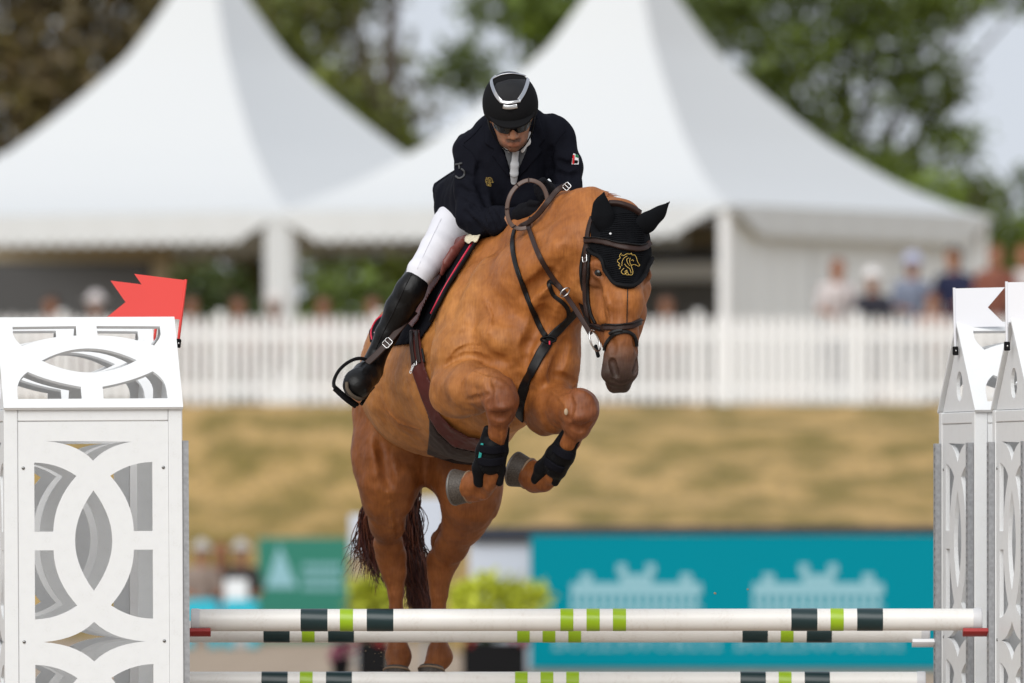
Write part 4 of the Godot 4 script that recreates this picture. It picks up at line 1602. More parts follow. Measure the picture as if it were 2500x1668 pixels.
	f.chain([0.417, 2.2378, 0.84, 0.0714, 0.4166, 2.0909, 0.885, 0.0648, 0.4098, 1.9608, 0.91, 0.0534], 0.04, warm, warm)
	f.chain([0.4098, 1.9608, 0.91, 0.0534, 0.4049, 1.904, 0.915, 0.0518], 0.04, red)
	f.chain([0.4049, 1.8927, 0.915, 0.0502, 0.3984, 1.8392, 0.92, 0.0534], 0.04, muzzle)
	f.chain([0.3209, 2.225, 0.68, 0.0684, 0.3206, 2.1395, 0.72, 0.0683, 0.3494, 2.0361, 0.77, 0.0536, 0.3783, 1.938, 0.81, 0.0471], 0.05, gold, red)
	f.chain([0.4642, 2.2218, 0.68, 0.0423, 0.4671, 2.1397, 0.71, 0.0423, 0.4453, 2.028, 0.77, 0.0406, 0.4303, 1.938, 0.81, 0.039], 0.05, warm, red)
	f.chain([0.3101, 2.2027, 0.81, 0.0325, 0.323, 2.2088, 0.83, 0.0292], 0.035, red)
	f.chain([0.4856, 2.1964, 0.8, 0.0244, 0.4757, 2.2025, 0.82, 0.0243], 0.035, red)
	f.chain([0.3411, 2.1087, 0.8, 0.026, 0.3521, 2.0268, 0.84, 0.0211], 0.03, warm)
	f.chain([0.3101, 2.1653, 0.815, 0.0211, 0.3295, 2.1536, 0.83, 0.0146], 0.012, muzzle)
	f.chain([0.4017, 1.8635, 0.915, 0.0567, 0.4001, 1.8216, 0.905, 0.0567], 0.03, muzzle)
	f.chain([0.3626, 1.8503, 0.935, 0.0275, 0.361, 1.8179, 0.937, 0.0275, 0.3739, 1.7953, 0.935, 0.021], 0.015, muzzle)
	f.chain([0.4452, 1.8536, 0.93, 0.0227, 0.4436, 1.8212, 0.932, 0.0227], 0.015, muzzle)
	f.chain([0.3792, 1.7764, 0.885, 0.0292, 0.4133, 1.7764, 0.885, 0.0275], 0.02, muzzle)
	# hollows: nostrils, eyes, the grooves between muscles
	f.groove([-0.337, 1.4988, -0.8, 0.0202, -0.3358, 1.4316, -0.86, 0.0169], 0.05)
	# muscle bellies and the creases between them, laid on the surface
	swell(f, [Vector3(-0.1043, 2.2431, 0), Vector3(-0.1473, 2.124, 0), Vector3(-0.1771, 2.0081, 0)], 0.026, 0.05, gold)
	swell(f, [Vector3(-0.1042, 1.9949, 0), Vector3(-0.0414, 1.9386, 0)], 0.032, 0.05, gold)
	swell(f, [Vector3(-0.0414, 1.8393, 0), Vector3(0.0116, 1.7897, 0)], 0.026, 0.04, warm)
	swell(f, [Vector3(0.1274, 1.8625, 0), Vector3(0.1042, 1.793, 0)], 0.024, 0.04, warm)
	swell(f, [Vector3(-0.1539, 1.8062, 0), Vector3(-0.0711, 1.7831, 0)], 0.018, 0.03, gold)
	swell(f, [Vector3(0.0414, 2.1902, 0), Vector3(0.1208, 2.2398, 0), Vector3(0.2002, 2.3127, 0)], 0.024, 0.05, warm)
	swell(f, [Vector3(0.3425, 2.1538, 0), Vector3(0.3558, 2.071, 0)], 0.009, 0.02, warm)
	swell(f, [Vector3(-0.546, 1.5779, 0), Vector3(-0.5277, 1.4621, 0)], 0.022, 0.05, red)
	swell(f, [Vector3(-0.091, 1.4621, 0), Vector3(-0.1075, 1.3629, 0)], 0.022, 0.05, red)
	# veins under the skin
	for e: Array in [[Vector3(0.3525, 2.1074, 0), Vector3(0.3657, 2.0412, 0), Vector3(0.3624, 1.975, 0)], [Vector3(-0.4881, 1.702, 0), Vector3(-0.4302, 1.6474, 0), Vector3(-0.3557, 1.6193, 0)], [Vector3(-0.187, 1.793, 0), Vector3(-0.1473, 1.8228, 0), Vector3(-0.0943, 1.8062, 0)], [Vector3(0.1439, 1.7599, 0), Vector3(0.1803, 1.7301, 0), Vector3(0.2068, 1.6855, 0)], [Vector3(-0.1076, 2.1074, 0), Vector3(-0.0778, 2.0412, 0), Vector3(-0.0877, 1.975, 0)], [Vector3(-0.4814, 1.3794, 0), Vector3(-0.4649, 1.2967, 0), Vector3(-0.4715, 1.214, 0)], [Vector3(-0.1605, 1.3629, 0), Vector3(-0.1869, 1.2802, 0), Vector3(-0.2299, 1.1974, 0)]]:
		swell(f, e, 0.0058, 0.009, warm)
	# lids round the eyes, slit open
	for e: Array in [[Vector3(0.3028, 2.2001, 0), Vector3(0.3194, 2.1902, 0), Vector3(0.3376, 2.1769, 0)], [Vector3(0.5064, 2.2001, 0), Vector3(0.5047, 2.1885, 0), Vector3(0.4981, 2.1769, 0)]]:
		var c := onto(f.d, e[1].x, e[1].y, 1.4)
		var n := grad(f.d, c)
		eyes.append(c - n * 0.0125)
		f.bins.clear()
		f.bone(c - n * 0.012, 0.0245, c - n * 0.012 + Vector3(0.004, -0.002, 0), 0.0245, 0.02, muzzle.lerp(red, 0.45))
		crease(f, e, 0.0085, 0.006, 0.25)
	swell(f, [Vector3(0.2896, 2.22, 0), Vector3(0.3161, 2.2332, 0), Vector3(0.3459, 2.22, 0)], 0.009, 0.02, red)
	# knees: a flat front with an edge above and below
	crease(f, [Vector3(-0.0927, 1.7963, 0), Vector3(-0.0794, 1.7516, 0), Vector3(-0.0893, 1.7037, 0)], 0.007, 0.02)
	crease(f, [Vector3(-0.0711, 1.6639, 0), Vector3(-0.0414, 1.6524, 0), Vector3(-0.0132, 1.6689, 0)], 0.006, 0.02)
	crease(f, [Vector3(0.2085, 1.7549, 0), Vector3(0.2217, 1.702, 0), Vector3(0.2118, 1.6507, 0)], 0.007, 0.02)
	crease(f, [Vector3(0.2267, 1.6209, 0), Vector3(0.2564, 1.6077, 0), Vector3(0.2846, 1.6292, 0)], 0.006, 0.02)
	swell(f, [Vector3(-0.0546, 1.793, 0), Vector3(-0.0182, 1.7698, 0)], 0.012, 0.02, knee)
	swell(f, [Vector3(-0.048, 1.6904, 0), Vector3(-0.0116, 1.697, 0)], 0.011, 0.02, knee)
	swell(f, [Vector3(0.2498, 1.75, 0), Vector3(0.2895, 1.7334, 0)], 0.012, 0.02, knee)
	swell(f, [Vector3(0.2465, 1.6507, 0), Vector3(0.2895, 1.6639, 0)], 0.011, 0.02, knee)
	crease(f, [Vector3(-0.2532, 2.1736, 0), Vector3(-0.2697, 2.0578, 0), Vector3(-0.278, 1.9585, 0), Vector3(-0.2879, 1.8509, 0)], 0.009, 0.04)
	crease(f, [Vector3(-0.2465, 1.8559, 0), Vector3(-0.2002, 1.889, 0), Vector3(-0.1406, 1.889, 0), Vector3(-0.0778, 1.8592, 0), Vector3(-0.0165, 1.8195, 0)], 0.010, 0.016)
	crease(f, [Vector3(-0.2201, 1.8956, 0), Vector3(-0.1804, 1.9155, 0), Vector3(-0.1274, 1.9138, 0)], 0.005, 0.01)
	crease(f, [Vector3(-0.2068, 1.9088, 0), Vector3(-0.1655, 1.9287, 0), Vector3(-0.1241, 1.9254, 0)], 0.004, 0.008)
	crease(f, [Vector3(0.0579, 1.9486, 0), Vector3(0.0496, 1.8426, 0), Vector3(0.0314, 1.7185, 0)], 0.010, 0.03)
	crease(f, [Vector3(0.2499, 2.2365, 0), Vector3(0.1969, 2.1769, 0), Vector3(0.1473, 2.1074, 0), Vector3(0.1042, 2.0214, 0), Vector3(0.0712, 1.9419, 0)], 0.011, 0.04)
	crease(f, [Vector3(0.0347, 2.1074, 0), Vector3(0.0877, 2.1505, 0), Vector3(0.1373, 2.1968, 0)], 0.008, 0.04)
	crease(f, [Vector3(-0.1671, 1.7202, 0), Vector3(-0.1307, 1.7285, 0), Vector3(-0.091, 1.7417, 0)], 0.006, 0.014)
	crease(f, [Vector3(-0.0645, 1.8791, 0), Vector3(-0.0182, 1.846, 0), Vector3(0.0248, 1.793, 0)], 0.008, 0.03)
	crease(f, [Vector3(0.2002, 1.9419, 0), Vector3(0.1804, 1.8757, 0), Vector3(0.1539, 1.8162, 0)], 0.008, 0.03)
	crease(f, [Vector3(0.1572, 1.8129, 0), Vector3(0.2002, 1.8062, 0), Vector3(0.2366, 1.7864, 0)], 0.008, 0.02)
	crease(f, [Vector3(-0.5079, 1.5945, 0), Vector3(-0.4947, 1.4952, 0), Vector3(-0.4748, 1.4125, 0)], 0.008, 0.04)
	crease(f, [Vector3(-0.1175, 1.4356, 0), Vector3(-0.1373, 1.3463, 0), Vector3(-0.1737, 1.2768, 0)], 0.008, 0.04)
	crease(f, [Vector3(-0.445, 1.2967, 0), Vector3(-0.4417, 1.2057, 0)], 0.006, 0.018)
	crease(f, [Vector3(-0.0414, 1.5647, 0), Vector3(-0.048, 1.6193, 0)], 0.003, 0.01)
	crease(f, [Vector3(0.369, 1.9486, 0), Vector3(0.3739, 1.9006, 0)], 0.007, 0.02)
	crease(f, [Vector3(0.4583, 1.9486, 0), Vector3(0.4616, 1.9055, 0)], 0.007, 0.02)
	crease(f, [Vector3(0.369, 1.8625, 0), Vector3(0.3756, 1.8393, 0), Vector3(0.3855, 1.8129, 0)], 0.012, 0.006, 0.35)
	crease(f, [Vector3(0.4683, 1.8658, 0), Vector3(0.4633, 1.846, 0), Vector3(0.4567, 1.8228, 0)], 0.011, 0.006, 0.3)
	crease(f, [Vector3(0.3673, 1.7947, 0), Vector3(0.4054, 1.7798, 0), Vector3(0.4451, 1.7947, 0)], 0.004, 0.008)
	f.rough = FastNoiseLite.new()
	f.rough.seed = 9
	f.rough.frequency = 7.0
	f.rough.fractal_octaves = 3
	f.rough_by = 0.0075
	var spots := FastNoiseLite.new()
	spots.seed = 12
	spots.frequency = 6.0
	spots.fractal_octaves = 4
	var hide := func(p: Vector3) -> Color:
		var c := f.tint(p)
		var w := spots.get_noise_3dv(p) * 0.34
		return Color(c.r * (1.0 + w), c.g * (1.0 + w * 1.2), c.b * (1.0 + w * 1.4))
	var t := thing("horse", "chestnut horse in mid-jump over white rails, forelegs folded", "horse")
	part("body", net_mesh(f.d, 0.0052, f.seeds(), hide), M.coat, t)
	for e in eyes:
		var g := Geo.new()
		g.ball(e, Vector3.ONE * 0.0195, 20)
		geo("eye", g, paint(0.006, 0.004, 0.003, 0.15), t)
	# hooves: a wall that widens to the sole, with the shoe
	for h: Array in [[Vector3(-0.1603, 1.3981, 0.485), Vector3(-0.86, -0.02, -0.42), 0.060], [Vector3(0.0622, 1.4489, 0.455), Vector3(-0.84, 0.27, -0.42), 0.059], [Vector3(-0.4506, 0.6845, -1.215), Vector3(-0.05, -0.96, 0.3), 0.052], [Vector3(-0.3145, 0.688, -1.205), Vector3(-0.1, -0.95, 0.3), 0.052]]:
		var dir: Vector3 = h[1].normalized()
		var side := dir.cross(Vector3(0, 0.2, 1)).normalized()
		var b := Basis(side, dir, side.cross(dir))
		var r: float = h[2]
		var g := Geo.new()
		g.turn = Transform3D(b, h[0])
		g.lathe(PackedVector2Array([Vector2(r * 0.9, -0.012), Vector2(r * 0.97, -0.004), Vector2(r * 0.975, 0.004), Vector2(r * 1.0, 0.02), Vector2(r * 1.13, 0.052), Vector2(r * 1.13, 0.056), Vector2(r * 1.08, 0.058), Vector2(0.001, 0.05)]), 30)
		var hoof := geo("hoof", g, M.hoof, t)
		g = Geo.new()
		g.turn = Transform3D(b, h[0])
		var ring := PackedVector3Array()
		for k in 30:
			ring.append(Vector3(cos(TAU * k / 30.0) * r * 1.06, 0.061, sin(TAU * k / 30.0) * r * 1.06))
		g.tube(ring, radii(0.006), 8, false, true)
		geo("shoe", g, paint(0.16, 0.15, 0.14, 0.5, 0.6), hoof)
		g = Geo.new()
		g.turn = Transform3D(b, h[0])
		ring = PackedVector3Array()
		for k in 30:
			ring.append(Vector3(cos(TAU * k / 30.0) * r * 0.965, 0.0, sin(TAU * k / 30.0) * r * 0.965))
		g.tube(ring, radii(0.0045), 8, false, true)
		geo("coronet", g, paint(0.24, 0.16, 0.10, 0.8), hoof)
	# mane: a short fringe along the crest and a few wisps
	var crest := smooth_path([Vector3(0.2337, 2.5057, 0.55), Vector3(0.2773, 2.5102, 0.62), Vector3(0.3211, 2.4993, 0.66), Vector3(0.3696, 2.477, 0.7), Vector3(0.4114, 2.4512, 0.75)], 12)
	var g := Geo.new()
	rng.seed = 5
	for k in 420:
		var p := crest[rng.randi() % crest.size()] + Vector3(rng.randf_range(-0.02, 0.02), rng.randf_range(-0.016, -0.002), rng.randf_range(-0.05, 0.02))
		g.tone = [Color(0.2, 0.055, 0.02), Color(0.3, 0.1, 0.035), Color(0.13, 0.035, 0.015)][rng.randi() % 3]
		var q := p + Vector3(rng.randf_range(0.0, 0.05), rng.randf_range(-0.022, 0.004), rng.randf_range(0.0, 0.03))
		g.tube(PackedVector3Array([p, p.lerp(q, 0.5) + Vector3(0, 0.005, 0), q]), PackedFloat32Array([0.0016, 0.0014, 0.0005]), 4, false)
	geo("mane", g, M.hair, t, true)
	# tail: long strands, most between the hind legs and a loose lock blown out on the left
	g = Geo.new()
	for k in 1500:
		var loose := k % 7 == 0
		g.tone = [Color(0.06, 0.016, 0.010), Color(0.09, 0.022, 0.012), Color(0.04, 0.011, 0.008), Color(0.15, 0.045, 0.022)][rng.randi() % 4]
		var a := Vector3(-0.4005, 1.5863, -1.3) + Vector3(rng.randf_range(-0.05, 0.05), rng.randf_range(-0.05, 0.05), rng.randf_range(-0.04, 0.04))
		var pts: Array
		if loose:
			var s := rng.randf()
			pts = [a, Vector3(-0.5177, 1.3991, -1.42) + jit(0.03), Vector3(-0.5625, 1.2795, -1.45).lerp(Vector3(-0.5762, 1.2966, -1.45), s) + jit(0.035), Vector3(-0.5422, 1.1512, -1.47).lerp(Vector3(-0.6209, 1.1769, -1.47), s * s) + jit(0.03), Vector3(-0.4978, 1.04, -1.48).lerp(Vector3(-0.6313, 1.1084, -1.48), s * s) + jit(0.07)]
		else:
			var e := Vector3(-0.3417, 0.9208, -1.42).lerp(Vector3(-0.3929, 0.9464, -1.42), rng.randf()) + jit(0.03)
			pts = [a, Vector3(-0.4048, 1.382, -1.4) + jit(0.035), Vector3(-0.4049, 1.2453, -1.42) + jit(0.045), Vector3(-0.3845, 1.0915, -1.43) + jit(0.05), e + Vector3(rng.randf_range(-0.02, 0.045), rng.randf_range(-0.03, 0.03), 0)]
		g.tube(smooth_path(pts, 5), PackedFloat32Array([0.0022, 0.0022, 0.0022, 0.002, 0.002, 0.002, 0.002, 0.002, 0.002, 0.002, 0.002, 0.002, 0.0018, 0.0018, 0.0016, 0.0016, 0.0014, 0.0012, 0.001, 0.0008, 0.0005]), 4, false)
	geo("tail", g, M.hair, t, true)
	# chestnut (the horny patch) inside the left forearm
	g = Geo.new()
	g.ball(onto(f.d, Vector3(0.2016, 1.6771, 0.75).x, Vector3(0.2016, 1.6771, 0.75).y, 1.2), Vector3(0.008, 0.013, 0.006), 10)
	geo("horny_patch", g, paint(0.4, 0.3, 0.2, 0.7), t)


func crease(f: Field, p: Array, r: float, k: float, sink := -0.25) -> void:
	var l := laid(f.d, p, -r * sink, 1.5, 3)
	f.bins.clear()
	for i in l[0].size() - 1:
		f.bone(l[0][i], r, l[0][i + 1], r, k, Color.BLACK, Vector3.ZERO, 1.0, 1)


func swell(f: Field, p: Array, r: float, k: float, c: Color) -> void:
	var l := laid(f.d, p, -r * 0.55, 1.5, 2)
	f.bins.clear()
	var n: int = l[0].size()
	for i in n - 1:
		var e := 0.75 if i == 0 or i == n - 2 else 1.0
		f.bone(l[0][i], r * e, l[0][i + 1], r * e, k, c)


func jit(r: float) -> Vector3:
	return Vector3(rng.randfn(), rng.randfn(), rng.randfn()) * r * 0.45


# ---------------------------------------------------------------- what the horse wears
func lines(parent: Node3D, called: String, f: Callable, paths: Array, r: float, m: Material, lift: float, from := 1.5) -> void:
	var g := Geo.new()
	for p in paths:
		var l := laid(f, p, lift, from, 3)
		g.tube(l[0], radii(r), 5)
	geo(called, g, m, parent)


func emblem_paths(at: Vector3, s: float) -> Array:
	# a horse's head drawn in one flowing line, seen from the side, about 1 unit tall
	var raw := [
		[0.19, 0.5, 0.08, 0.36, 0.12, 0.24, 0.0, 0.14, 0.0, 0.04, 0.1, -0.08, 0.03, -0.13, 0.13, -0.23, 0.08, -0.33],
		[0.18, 0.4, 0.3, 0.38, 0.42, 0.46, 0.58, 0.45, 0.62, 0.5, 0.66, 0.4, 0.76, 0.41, 0.84, 0.3, 0.87, 0.18],
		[0.87, 0.18, 0.93, 0.03, 1.0, -0.12, 0.92, -0.16, 0.82, -0.1, 0.7, -0.08],
		[0.7, -0.08, 0.63, -0.12, 0.55, 0.02, 0.58, 0.26],
		[0.6, -0.12, 0.65, -0.3, 0.69, -0.46, 0.65, -0.62, 0.5, -0.6, 0.43, -0.46],
		[0.45, 0.37, 0.28, 0.22, 0.2, 0.02, 0.18, -0.18],
		[0.52, 0.26, 0.42, 0.17, 0.45, -0.02, 0.54, -0.16],
		[0.3, -0.07, 0.4, -0.22, 0.53, -0.34, 0.6, -0.54],
		[0.28, -0.3, 0.17, -0.44, 0.23, -0.58, 0.36, -0.56, 0.41, -0.4, 0.33, -0.46, 0.38, -0.6, 0.5, -0.62],
		[0.63, 0.14, 0.7, 0.17, 0.73, 0.1],
	]
	var out := []
	for q in raw:
		var p := []
		for k in q.size() / 2:
			p.append(at + Vector3((q[k * 2] - 0.5) * s, (q[k * 2 + 1] + 0.06) * s, 0))
		out.append(p)
	return out


func outline(p: Array) -> PackedVector2Array:
	return PackedVector2Array(p)


func buckle(parent: Node3D, at: Vector3, w: float, h: float, n: Vector3, spin: float) -> void:
	var z := n.normalized()
	var x := Vector3.UP.cross(z).normalized()
	var b := Basis(x, z.cross(x), z) * Basis(Vector3(0, 0, 1), spin)
	var g := Geo.new()
	var p := PackedVector3Array()
	for q: Vector2 in [Vector2(-1, -0.7), Vector2(-0.7, -1), Vector2(0.7, -1), Vector2(1, -0.7), Vector2(1, 0.7), Vector2(0.7, 1), Vector2(-0.7, 1), Vector2(-1, 0.7)]:
		p.append(at + b * Vector3(q.x * w * 0.5, q.y * h * 0.5, 0))
	g.tube(p, radii(0.0022), 6, false, true)
	g.tube(PackedVector3Array([at + b * Vector3(-w * 0.5, 0, 0), at + b * Vector3(w * 0.5, 0, 0.002)]), radii(0.0016), 6)
	geo("buckle", g, M.steel, parent)


func tack() -> void:
	var f: Callable = HF.d
	var padded := func(p: Vector3) -> float: return HF.d(p) - 0.012
	var girthed := func(p: Vector3) -> float: return HF.d(p) - 0.017
	# saddle pad
	var pad := thing("saddle_pad", "black quilted saddle pad with red piping on the horse's side", "saddle pad")
	var po := outline([Vector2(-0.1274, 2.3392), Vector2(-0.1585, 2.2839), Vector2(-0.1981, 2.2178), Vector2(-0.2377, 2.1534), Vector2(-0.2777, 2.0751), Vector2(-0.3094, 2.0131), Vector2(-0.3458, 1.9668), Vector2(-0.3931, 1.9434), Vector2(-0.4488, 1.9383), Vector2(-0.5127, 1.9379), Vector2(-0.5473, 1.9594), Vector2(-0.5524, 2.0029), Vector2(-0.5239, 2.0448), Vector2(-0.4938, 2.0732), Vector2(-0.4259, 2.165), Vector2(-0.3591, 2.2652), Vector2(-0.2583, 2.3364), Vector2(-0.1742, 2.3499)])
	part("quilt", layer(f, po, -1.0, 0.4, 0.012, 0.006), M.pad, pad)
	var g := strap_on(padded, [Vector3(-0.1453, 2.3268, 0.1), Vector3(-0.1849, 2.2641, 0.1), Vector3(-0.2229, 2.2013, 0.1), Vector3(-0.2664, 2.124, 0), Vector3(-0.3028, 2.0545, 0), Vector3(-0.3458, 1.9817, 0)], 0.0055, 0.007, 0.6)
	geo("piping", g, M.trim_red, pad)
	g = strap_on(padded, [Vector3(-0.1321, 2.3268, 0.1), Vector3(-0.1601, 2.2806, 0.1), Vector3(-0.2014, 2.2145, 0.1), Vector3(-0.2433, 2.1471, 0), Vector3(-0.283, 2.0677, 0), Vector3(-0.3127, 2.0081, 0), Vector3(-0.3425, 1.9701, 0)], 0.013, 0.012, 0.6)
	geo("binding", g, M.black, pad)
	g = strap_free([Vector3(-0.4871, 2.0682, -0.5), Vector3(-0.5208, 2.0435, -0.52), Vector3(-0.541, 2.0051, -0.53), Vector3(-0.5392, 1.9714, -0.52), Vector3(-0.5273, 1.9544, -0.5)], Vector3(-0.5, 0, 1), 0.006, 0.006)
	geo("piping", g, M.trim_red, pad)
	g = Geo.new()
	g.turn = Transform3D(Basis(), Vector3(-0.5171, 2.0195, -0.49))
	g.slab(PackedVector2Array([Vector2(-0.014, -0.026), Vector2(0.016, -0.02), Vector2(0.02, 0.028)]), 0, 0.002)
	geo("patch", g, M.trim_red, pad)
	g = strap_free([Vector3(-0.5304, 1.9927, -0.485), Vector3(-0.507, 1.9943, -0.485)], Vector3(0, 0, 1), 0.004, 0.002)
	geo("patch_border", g, M.white, pad)
	# saddle
	var sd := thing("saddle", "dark red-brown leather jumping saddle under the rider", "saddle")
	var fl := outline([Vector2(-0.1804, 2.3425), Vector2(-0.1967, 2.3115), Vector2(-0.2231, 2.2718), Vector2(-0.2562, 2.2189), Vector2(-0.2826, 2.1759), Vector2(-0.3161, 2.1273), Vector2(-0.3392, 2.0826), Vector2(-0.3558, 2.033), Vector2(-0.3798, 2.0065), Vector2(-0.4106, 2.0363), Vector2(-0.4082, 2.113), Vector2(-0.3666, 2.2297), Vector2(-0.2916, 2.313), Vector2(-0.2239, 2.3482)])
	part("flap", layer(padded, fl, -0.9, 0.4, 0.016, 0.006), M.saddle, sd)
	var kb := Field.new()
	kb.chain([-0.1865, 2.3267, 0.105, 0.0149, -0.2194, 2.2898, 0.13, 0.0214, -0.2474, 2.2468, 0.135, 0.0198, -0.2657, 2.2075, 0.12, 0.0099], 0.006, Color.WHITE, Color(-1, 0, 0), Vector3(0.8, 0.3, 0.6), 0.6)
	part("knee_block", net_mesh(kb.d, 0.005, kb.seeds()), M.saddle, sd)
	var se := Field.new()
	se.chain([-0.1705, 2.3297, -0.02, 0.0298, -0.2077, 2.3069, -0.18, 0.0432, -0.2504, 2.2815, -0.38, 0.0567, -0.2933, 2.2853, -0.55, 0.0603], 0.05, Color.WHITE)
	part("seat", net_mesh(se.d, 0.01, se.seeds()), M.saddle, sd)
	var fo := outline([Vector2(-0.1771, 2.364), Vector2(-0.1172, 2.3582), Vector2(-0.1304, 2.3268), Vector2(-0.1403, 2.3202), Vector2(-0.1502, 2.3301), Vector2(-0.1635, 2.3169), Vector2(-0.1802, 2.3297)])
	var fleece := thing("half_pad", "cream fleece half pad showing at the saddle's front", "saddle pad")
	var fl_noise := FastNoiseLite.new()
	fl_noise.frequency = 60.0
	var thick := func(p: Vector3) -> float: return HF.d(p) - 0.016 - fl_noise.get_noise_3dv(p) * 0.006
	part("fleece", layer(thick, fo, -0.6, 0.4, 0.012, 0.0045), M.fleece, fleece)
	# girth with its belly guard
	var gi := thing("girth", "brown leather girth with a belly guard round the horse's barrel", "girth")
	var go := outline([Vector2(-0.3914, 1.9982), Vector2(-0.3516, 1.9982), Vector2(-0.3433, 1.9235), Vector2(-0.3267, 1.8439), Vector2(-0.2965, 1.7654), Vector2(-0.278, 1.6805), Vector2(-0.23, 1.6275), Vector2(-0.1654, 1.5895), Vector2(-0.1175, 1.5812), Vector2(-0.1175, 1.5283), Vector2(-0.2233, 1.5514), Vector2(-0.2829, 1.6077), Vector2(-0.3144, 1.6606), Vector2(-0.3458, 1.7367), Vector2(-0.3831, 1.8439)])
	part("band", layer(f, go, -0.9, 0.5, 0.016, 0.006), M.girth, gi)
	var gu := outline([Vector2(-0.3359, 1.7103), Vector2(-0.3061, 1.6524), Vector2(-0.2829, 1.6077), Vector2(-0.2233, 1.5514), Vector2(-0.1175, 1.5283), Vector2(-0.1175, 1.482), Vector2(-0.2233, 1.4919), Vector2(-0.3259, 1.525), Vector2(-0.316, 1.5945), Vector2(-0.3144, 1.6524)])
	part("belly_guard", layer(f, gu, -0.9, 0.5, 0.011, 0.006), M.guard, gi)
	g = strap_on(girthed, [Vector3(-0.3815, 1.9899, -0.1), Vector3(-0.3798, 1.9268, -0.1), Vector3(-0.3715, 1.8704, -0.1)], 0.017, 0.007, 0.5)
	geo("billet", g, M.guard, gi)
	g = strap_on(girthed, [Vector3(-0.3616, 1.9899, -0.1), Vector3(-0.3582, 1.9268, -0.1), Vector3(-0.3499, 1.8704, -0.1)], 0.017, 0.007, 0.5)
	geo("billet", g, M.guard, gi)
	g = strap_on(girthed, [Vector3(-0.3392, 1.9221, 0), Vector3(-0.3226, 1.8426, 0), Vector3(-0.2929, 1.7649, 0), Vector3(-0.2746, 1.6805, 0), Vector3(-0.2283, 1.6309, 0), Vector3(-0.1654, 1.5928, 0), Vector3(-0.1241, 1.5845, 0)], 0.008, 0.008, 0.6)
	geo("edge_binding", g, M.leather_black, gi)
	var c := onto(f, Vector3(-0.3524, 1.8658, 0).x, Vector3(-0.3524, 1.8658, 0).y, 0.6, 0.02)
	buckle(gi, c, 0.012, 0.018, grad(f, c), 0.3)
	c = onto(f, Vector3(-0.3624, 1.8426, 0).x, Vector3(-0.3624, 1.8426, 0).y, 0.6, 0.024)
	var zz := grad(f, c)
	var xx := Vector3.UP.cross(zz).normalized()
	for k in 3:
		var tm := TextMesh.new()
		tm.text = "CWD"[k]
		tm.font_size = 16
		tm.pixel_size = 0.0011
		tm.depth = 0.002
		var o := part("letter", tm, M.white, gi)
		o.basis = Basis(xx, zz.cross(xx), zz) * Basis(Vector3(0, 0, 1), 1.0)
		o.position = c + o.basis.x * (k - 1) * 0.013
	# breastplate
	var bp := thing("breastplate", "black leather breastplate across the horse's chest", "breastplate")
	g = strap_on(f, [Vector3(0.0115, 2.3665, 0.3), Vector3(0.0033, 2.3131, 0.4), Vector3(0.0148, 2.2344, 0.4), Vector3(0.0491, 2.1341, 0.5), Vector3(0.0914, 2.0277, 0.6), Vector3(0.1256, 1.9624, 0.6)], 0.021, 0.009)
	geo("neck_strap", g, M.leather_black, bp)
	g = strap_on(f, [Vector3(0.1322, 1.9428, 0.6), Vector3(0.1762, 1.9885, 0.6), Vector3(0.2089, 2.0211, 0.6), Vector3(0.2399, 2.0538, 0.6)], 0.032, 0.009)
	geo("neck_strap", g, M.leather_black, bp)
	g = strap_on(f, [Vector3(0.1354, 1.9428, 0.6), Vector3(0.1061, 1.8922, 0.6), Vector3(0.0669, 1.8155, 0.6), Vector3(0.0408, 1.7535, 0.6), Vector3(0.0326, 1.6883, 0.6), Vector3(0.0294, 1.6319, 0.5)], 0.04, 0.009)
	geo("chest_strap", g, M.leather_black, bp)
	g = strap_on(f, [Vector3(0.2002, 2.1237, 0.7), Vector3(0.1547, 2.1627, 0.7), Vector3(0.1384, 2.1562, 0.7), Vector3(0.1547, 2.1171, 0.7), Vector3(0.1888, 2.0878, 0.7), Vector3(0.21, 2.0585, 0.7), Vector3(0.2084, 2.0227, 0.7), Vector3(0.1872, 1.9967, 0.7)], 0.016, 0.008)
	geo("martingale_fork", g, M.leather_black, bp)
	g = Geo.new()
	c = onto(f, Vector3(0.1338, 1.9493, 0.6).x, Vector3(0.1338, 1.9493, 0.6).y, 1.2, 0.012)
	var ring := PackedVector3Array()
	for k in 20:
		ring.append(c + Vector3(cos(TAU * k / 20.0) * 0.028, sin(TAU * k / 20.0) * 0.011, cos(TAU * k / 20.0) * 0.004))
	g.tube(ring, radii(0.0045), 8, false, true)
	geo("rubber_stop", g, M.rubber, bp)
	g = Geo.new()
	g.block(c + Vector3(0.004, -0.012, 0.006), Vector3(0.006, 0.014, 0.006), 0.001)
	geo("red_mark", g, M.trim_red, bp)
	# ear bonnet
	var bo := thing("ear_bonnet", "black crocheted ear bonnet with a gold horse-head emblem", "ear bonnet")
	var bx := outline([Vector2(0.2839, 2.2927), Vector2(0.294, 2.328), Vector2(0.2907, 2.3686), Vector2(0.3106, 2.4155), Vector2(0.3626, 2.4512), Vector2(0.4179, 2.4545), Vector2(0.47, 2.4285), Vector2(0.5025, 2.3829), Vector2(0.5187, 2.3292), Vector2(0.5214, 2.2582), Vector2(0.498, 2.2019), Vector2(0.4702, 2.1528), Vector2(0.4491, 2.135), Vector2(0.4054, 2.135), Vector2(0.3762, 2.156), Vector2(0.3535, 2.2047), Vector2(0.3244, 2.2568)])
	part("cap", layer(f, bx, 0.62, 1.1, 0.008, 0.005), M.crochet, bo)
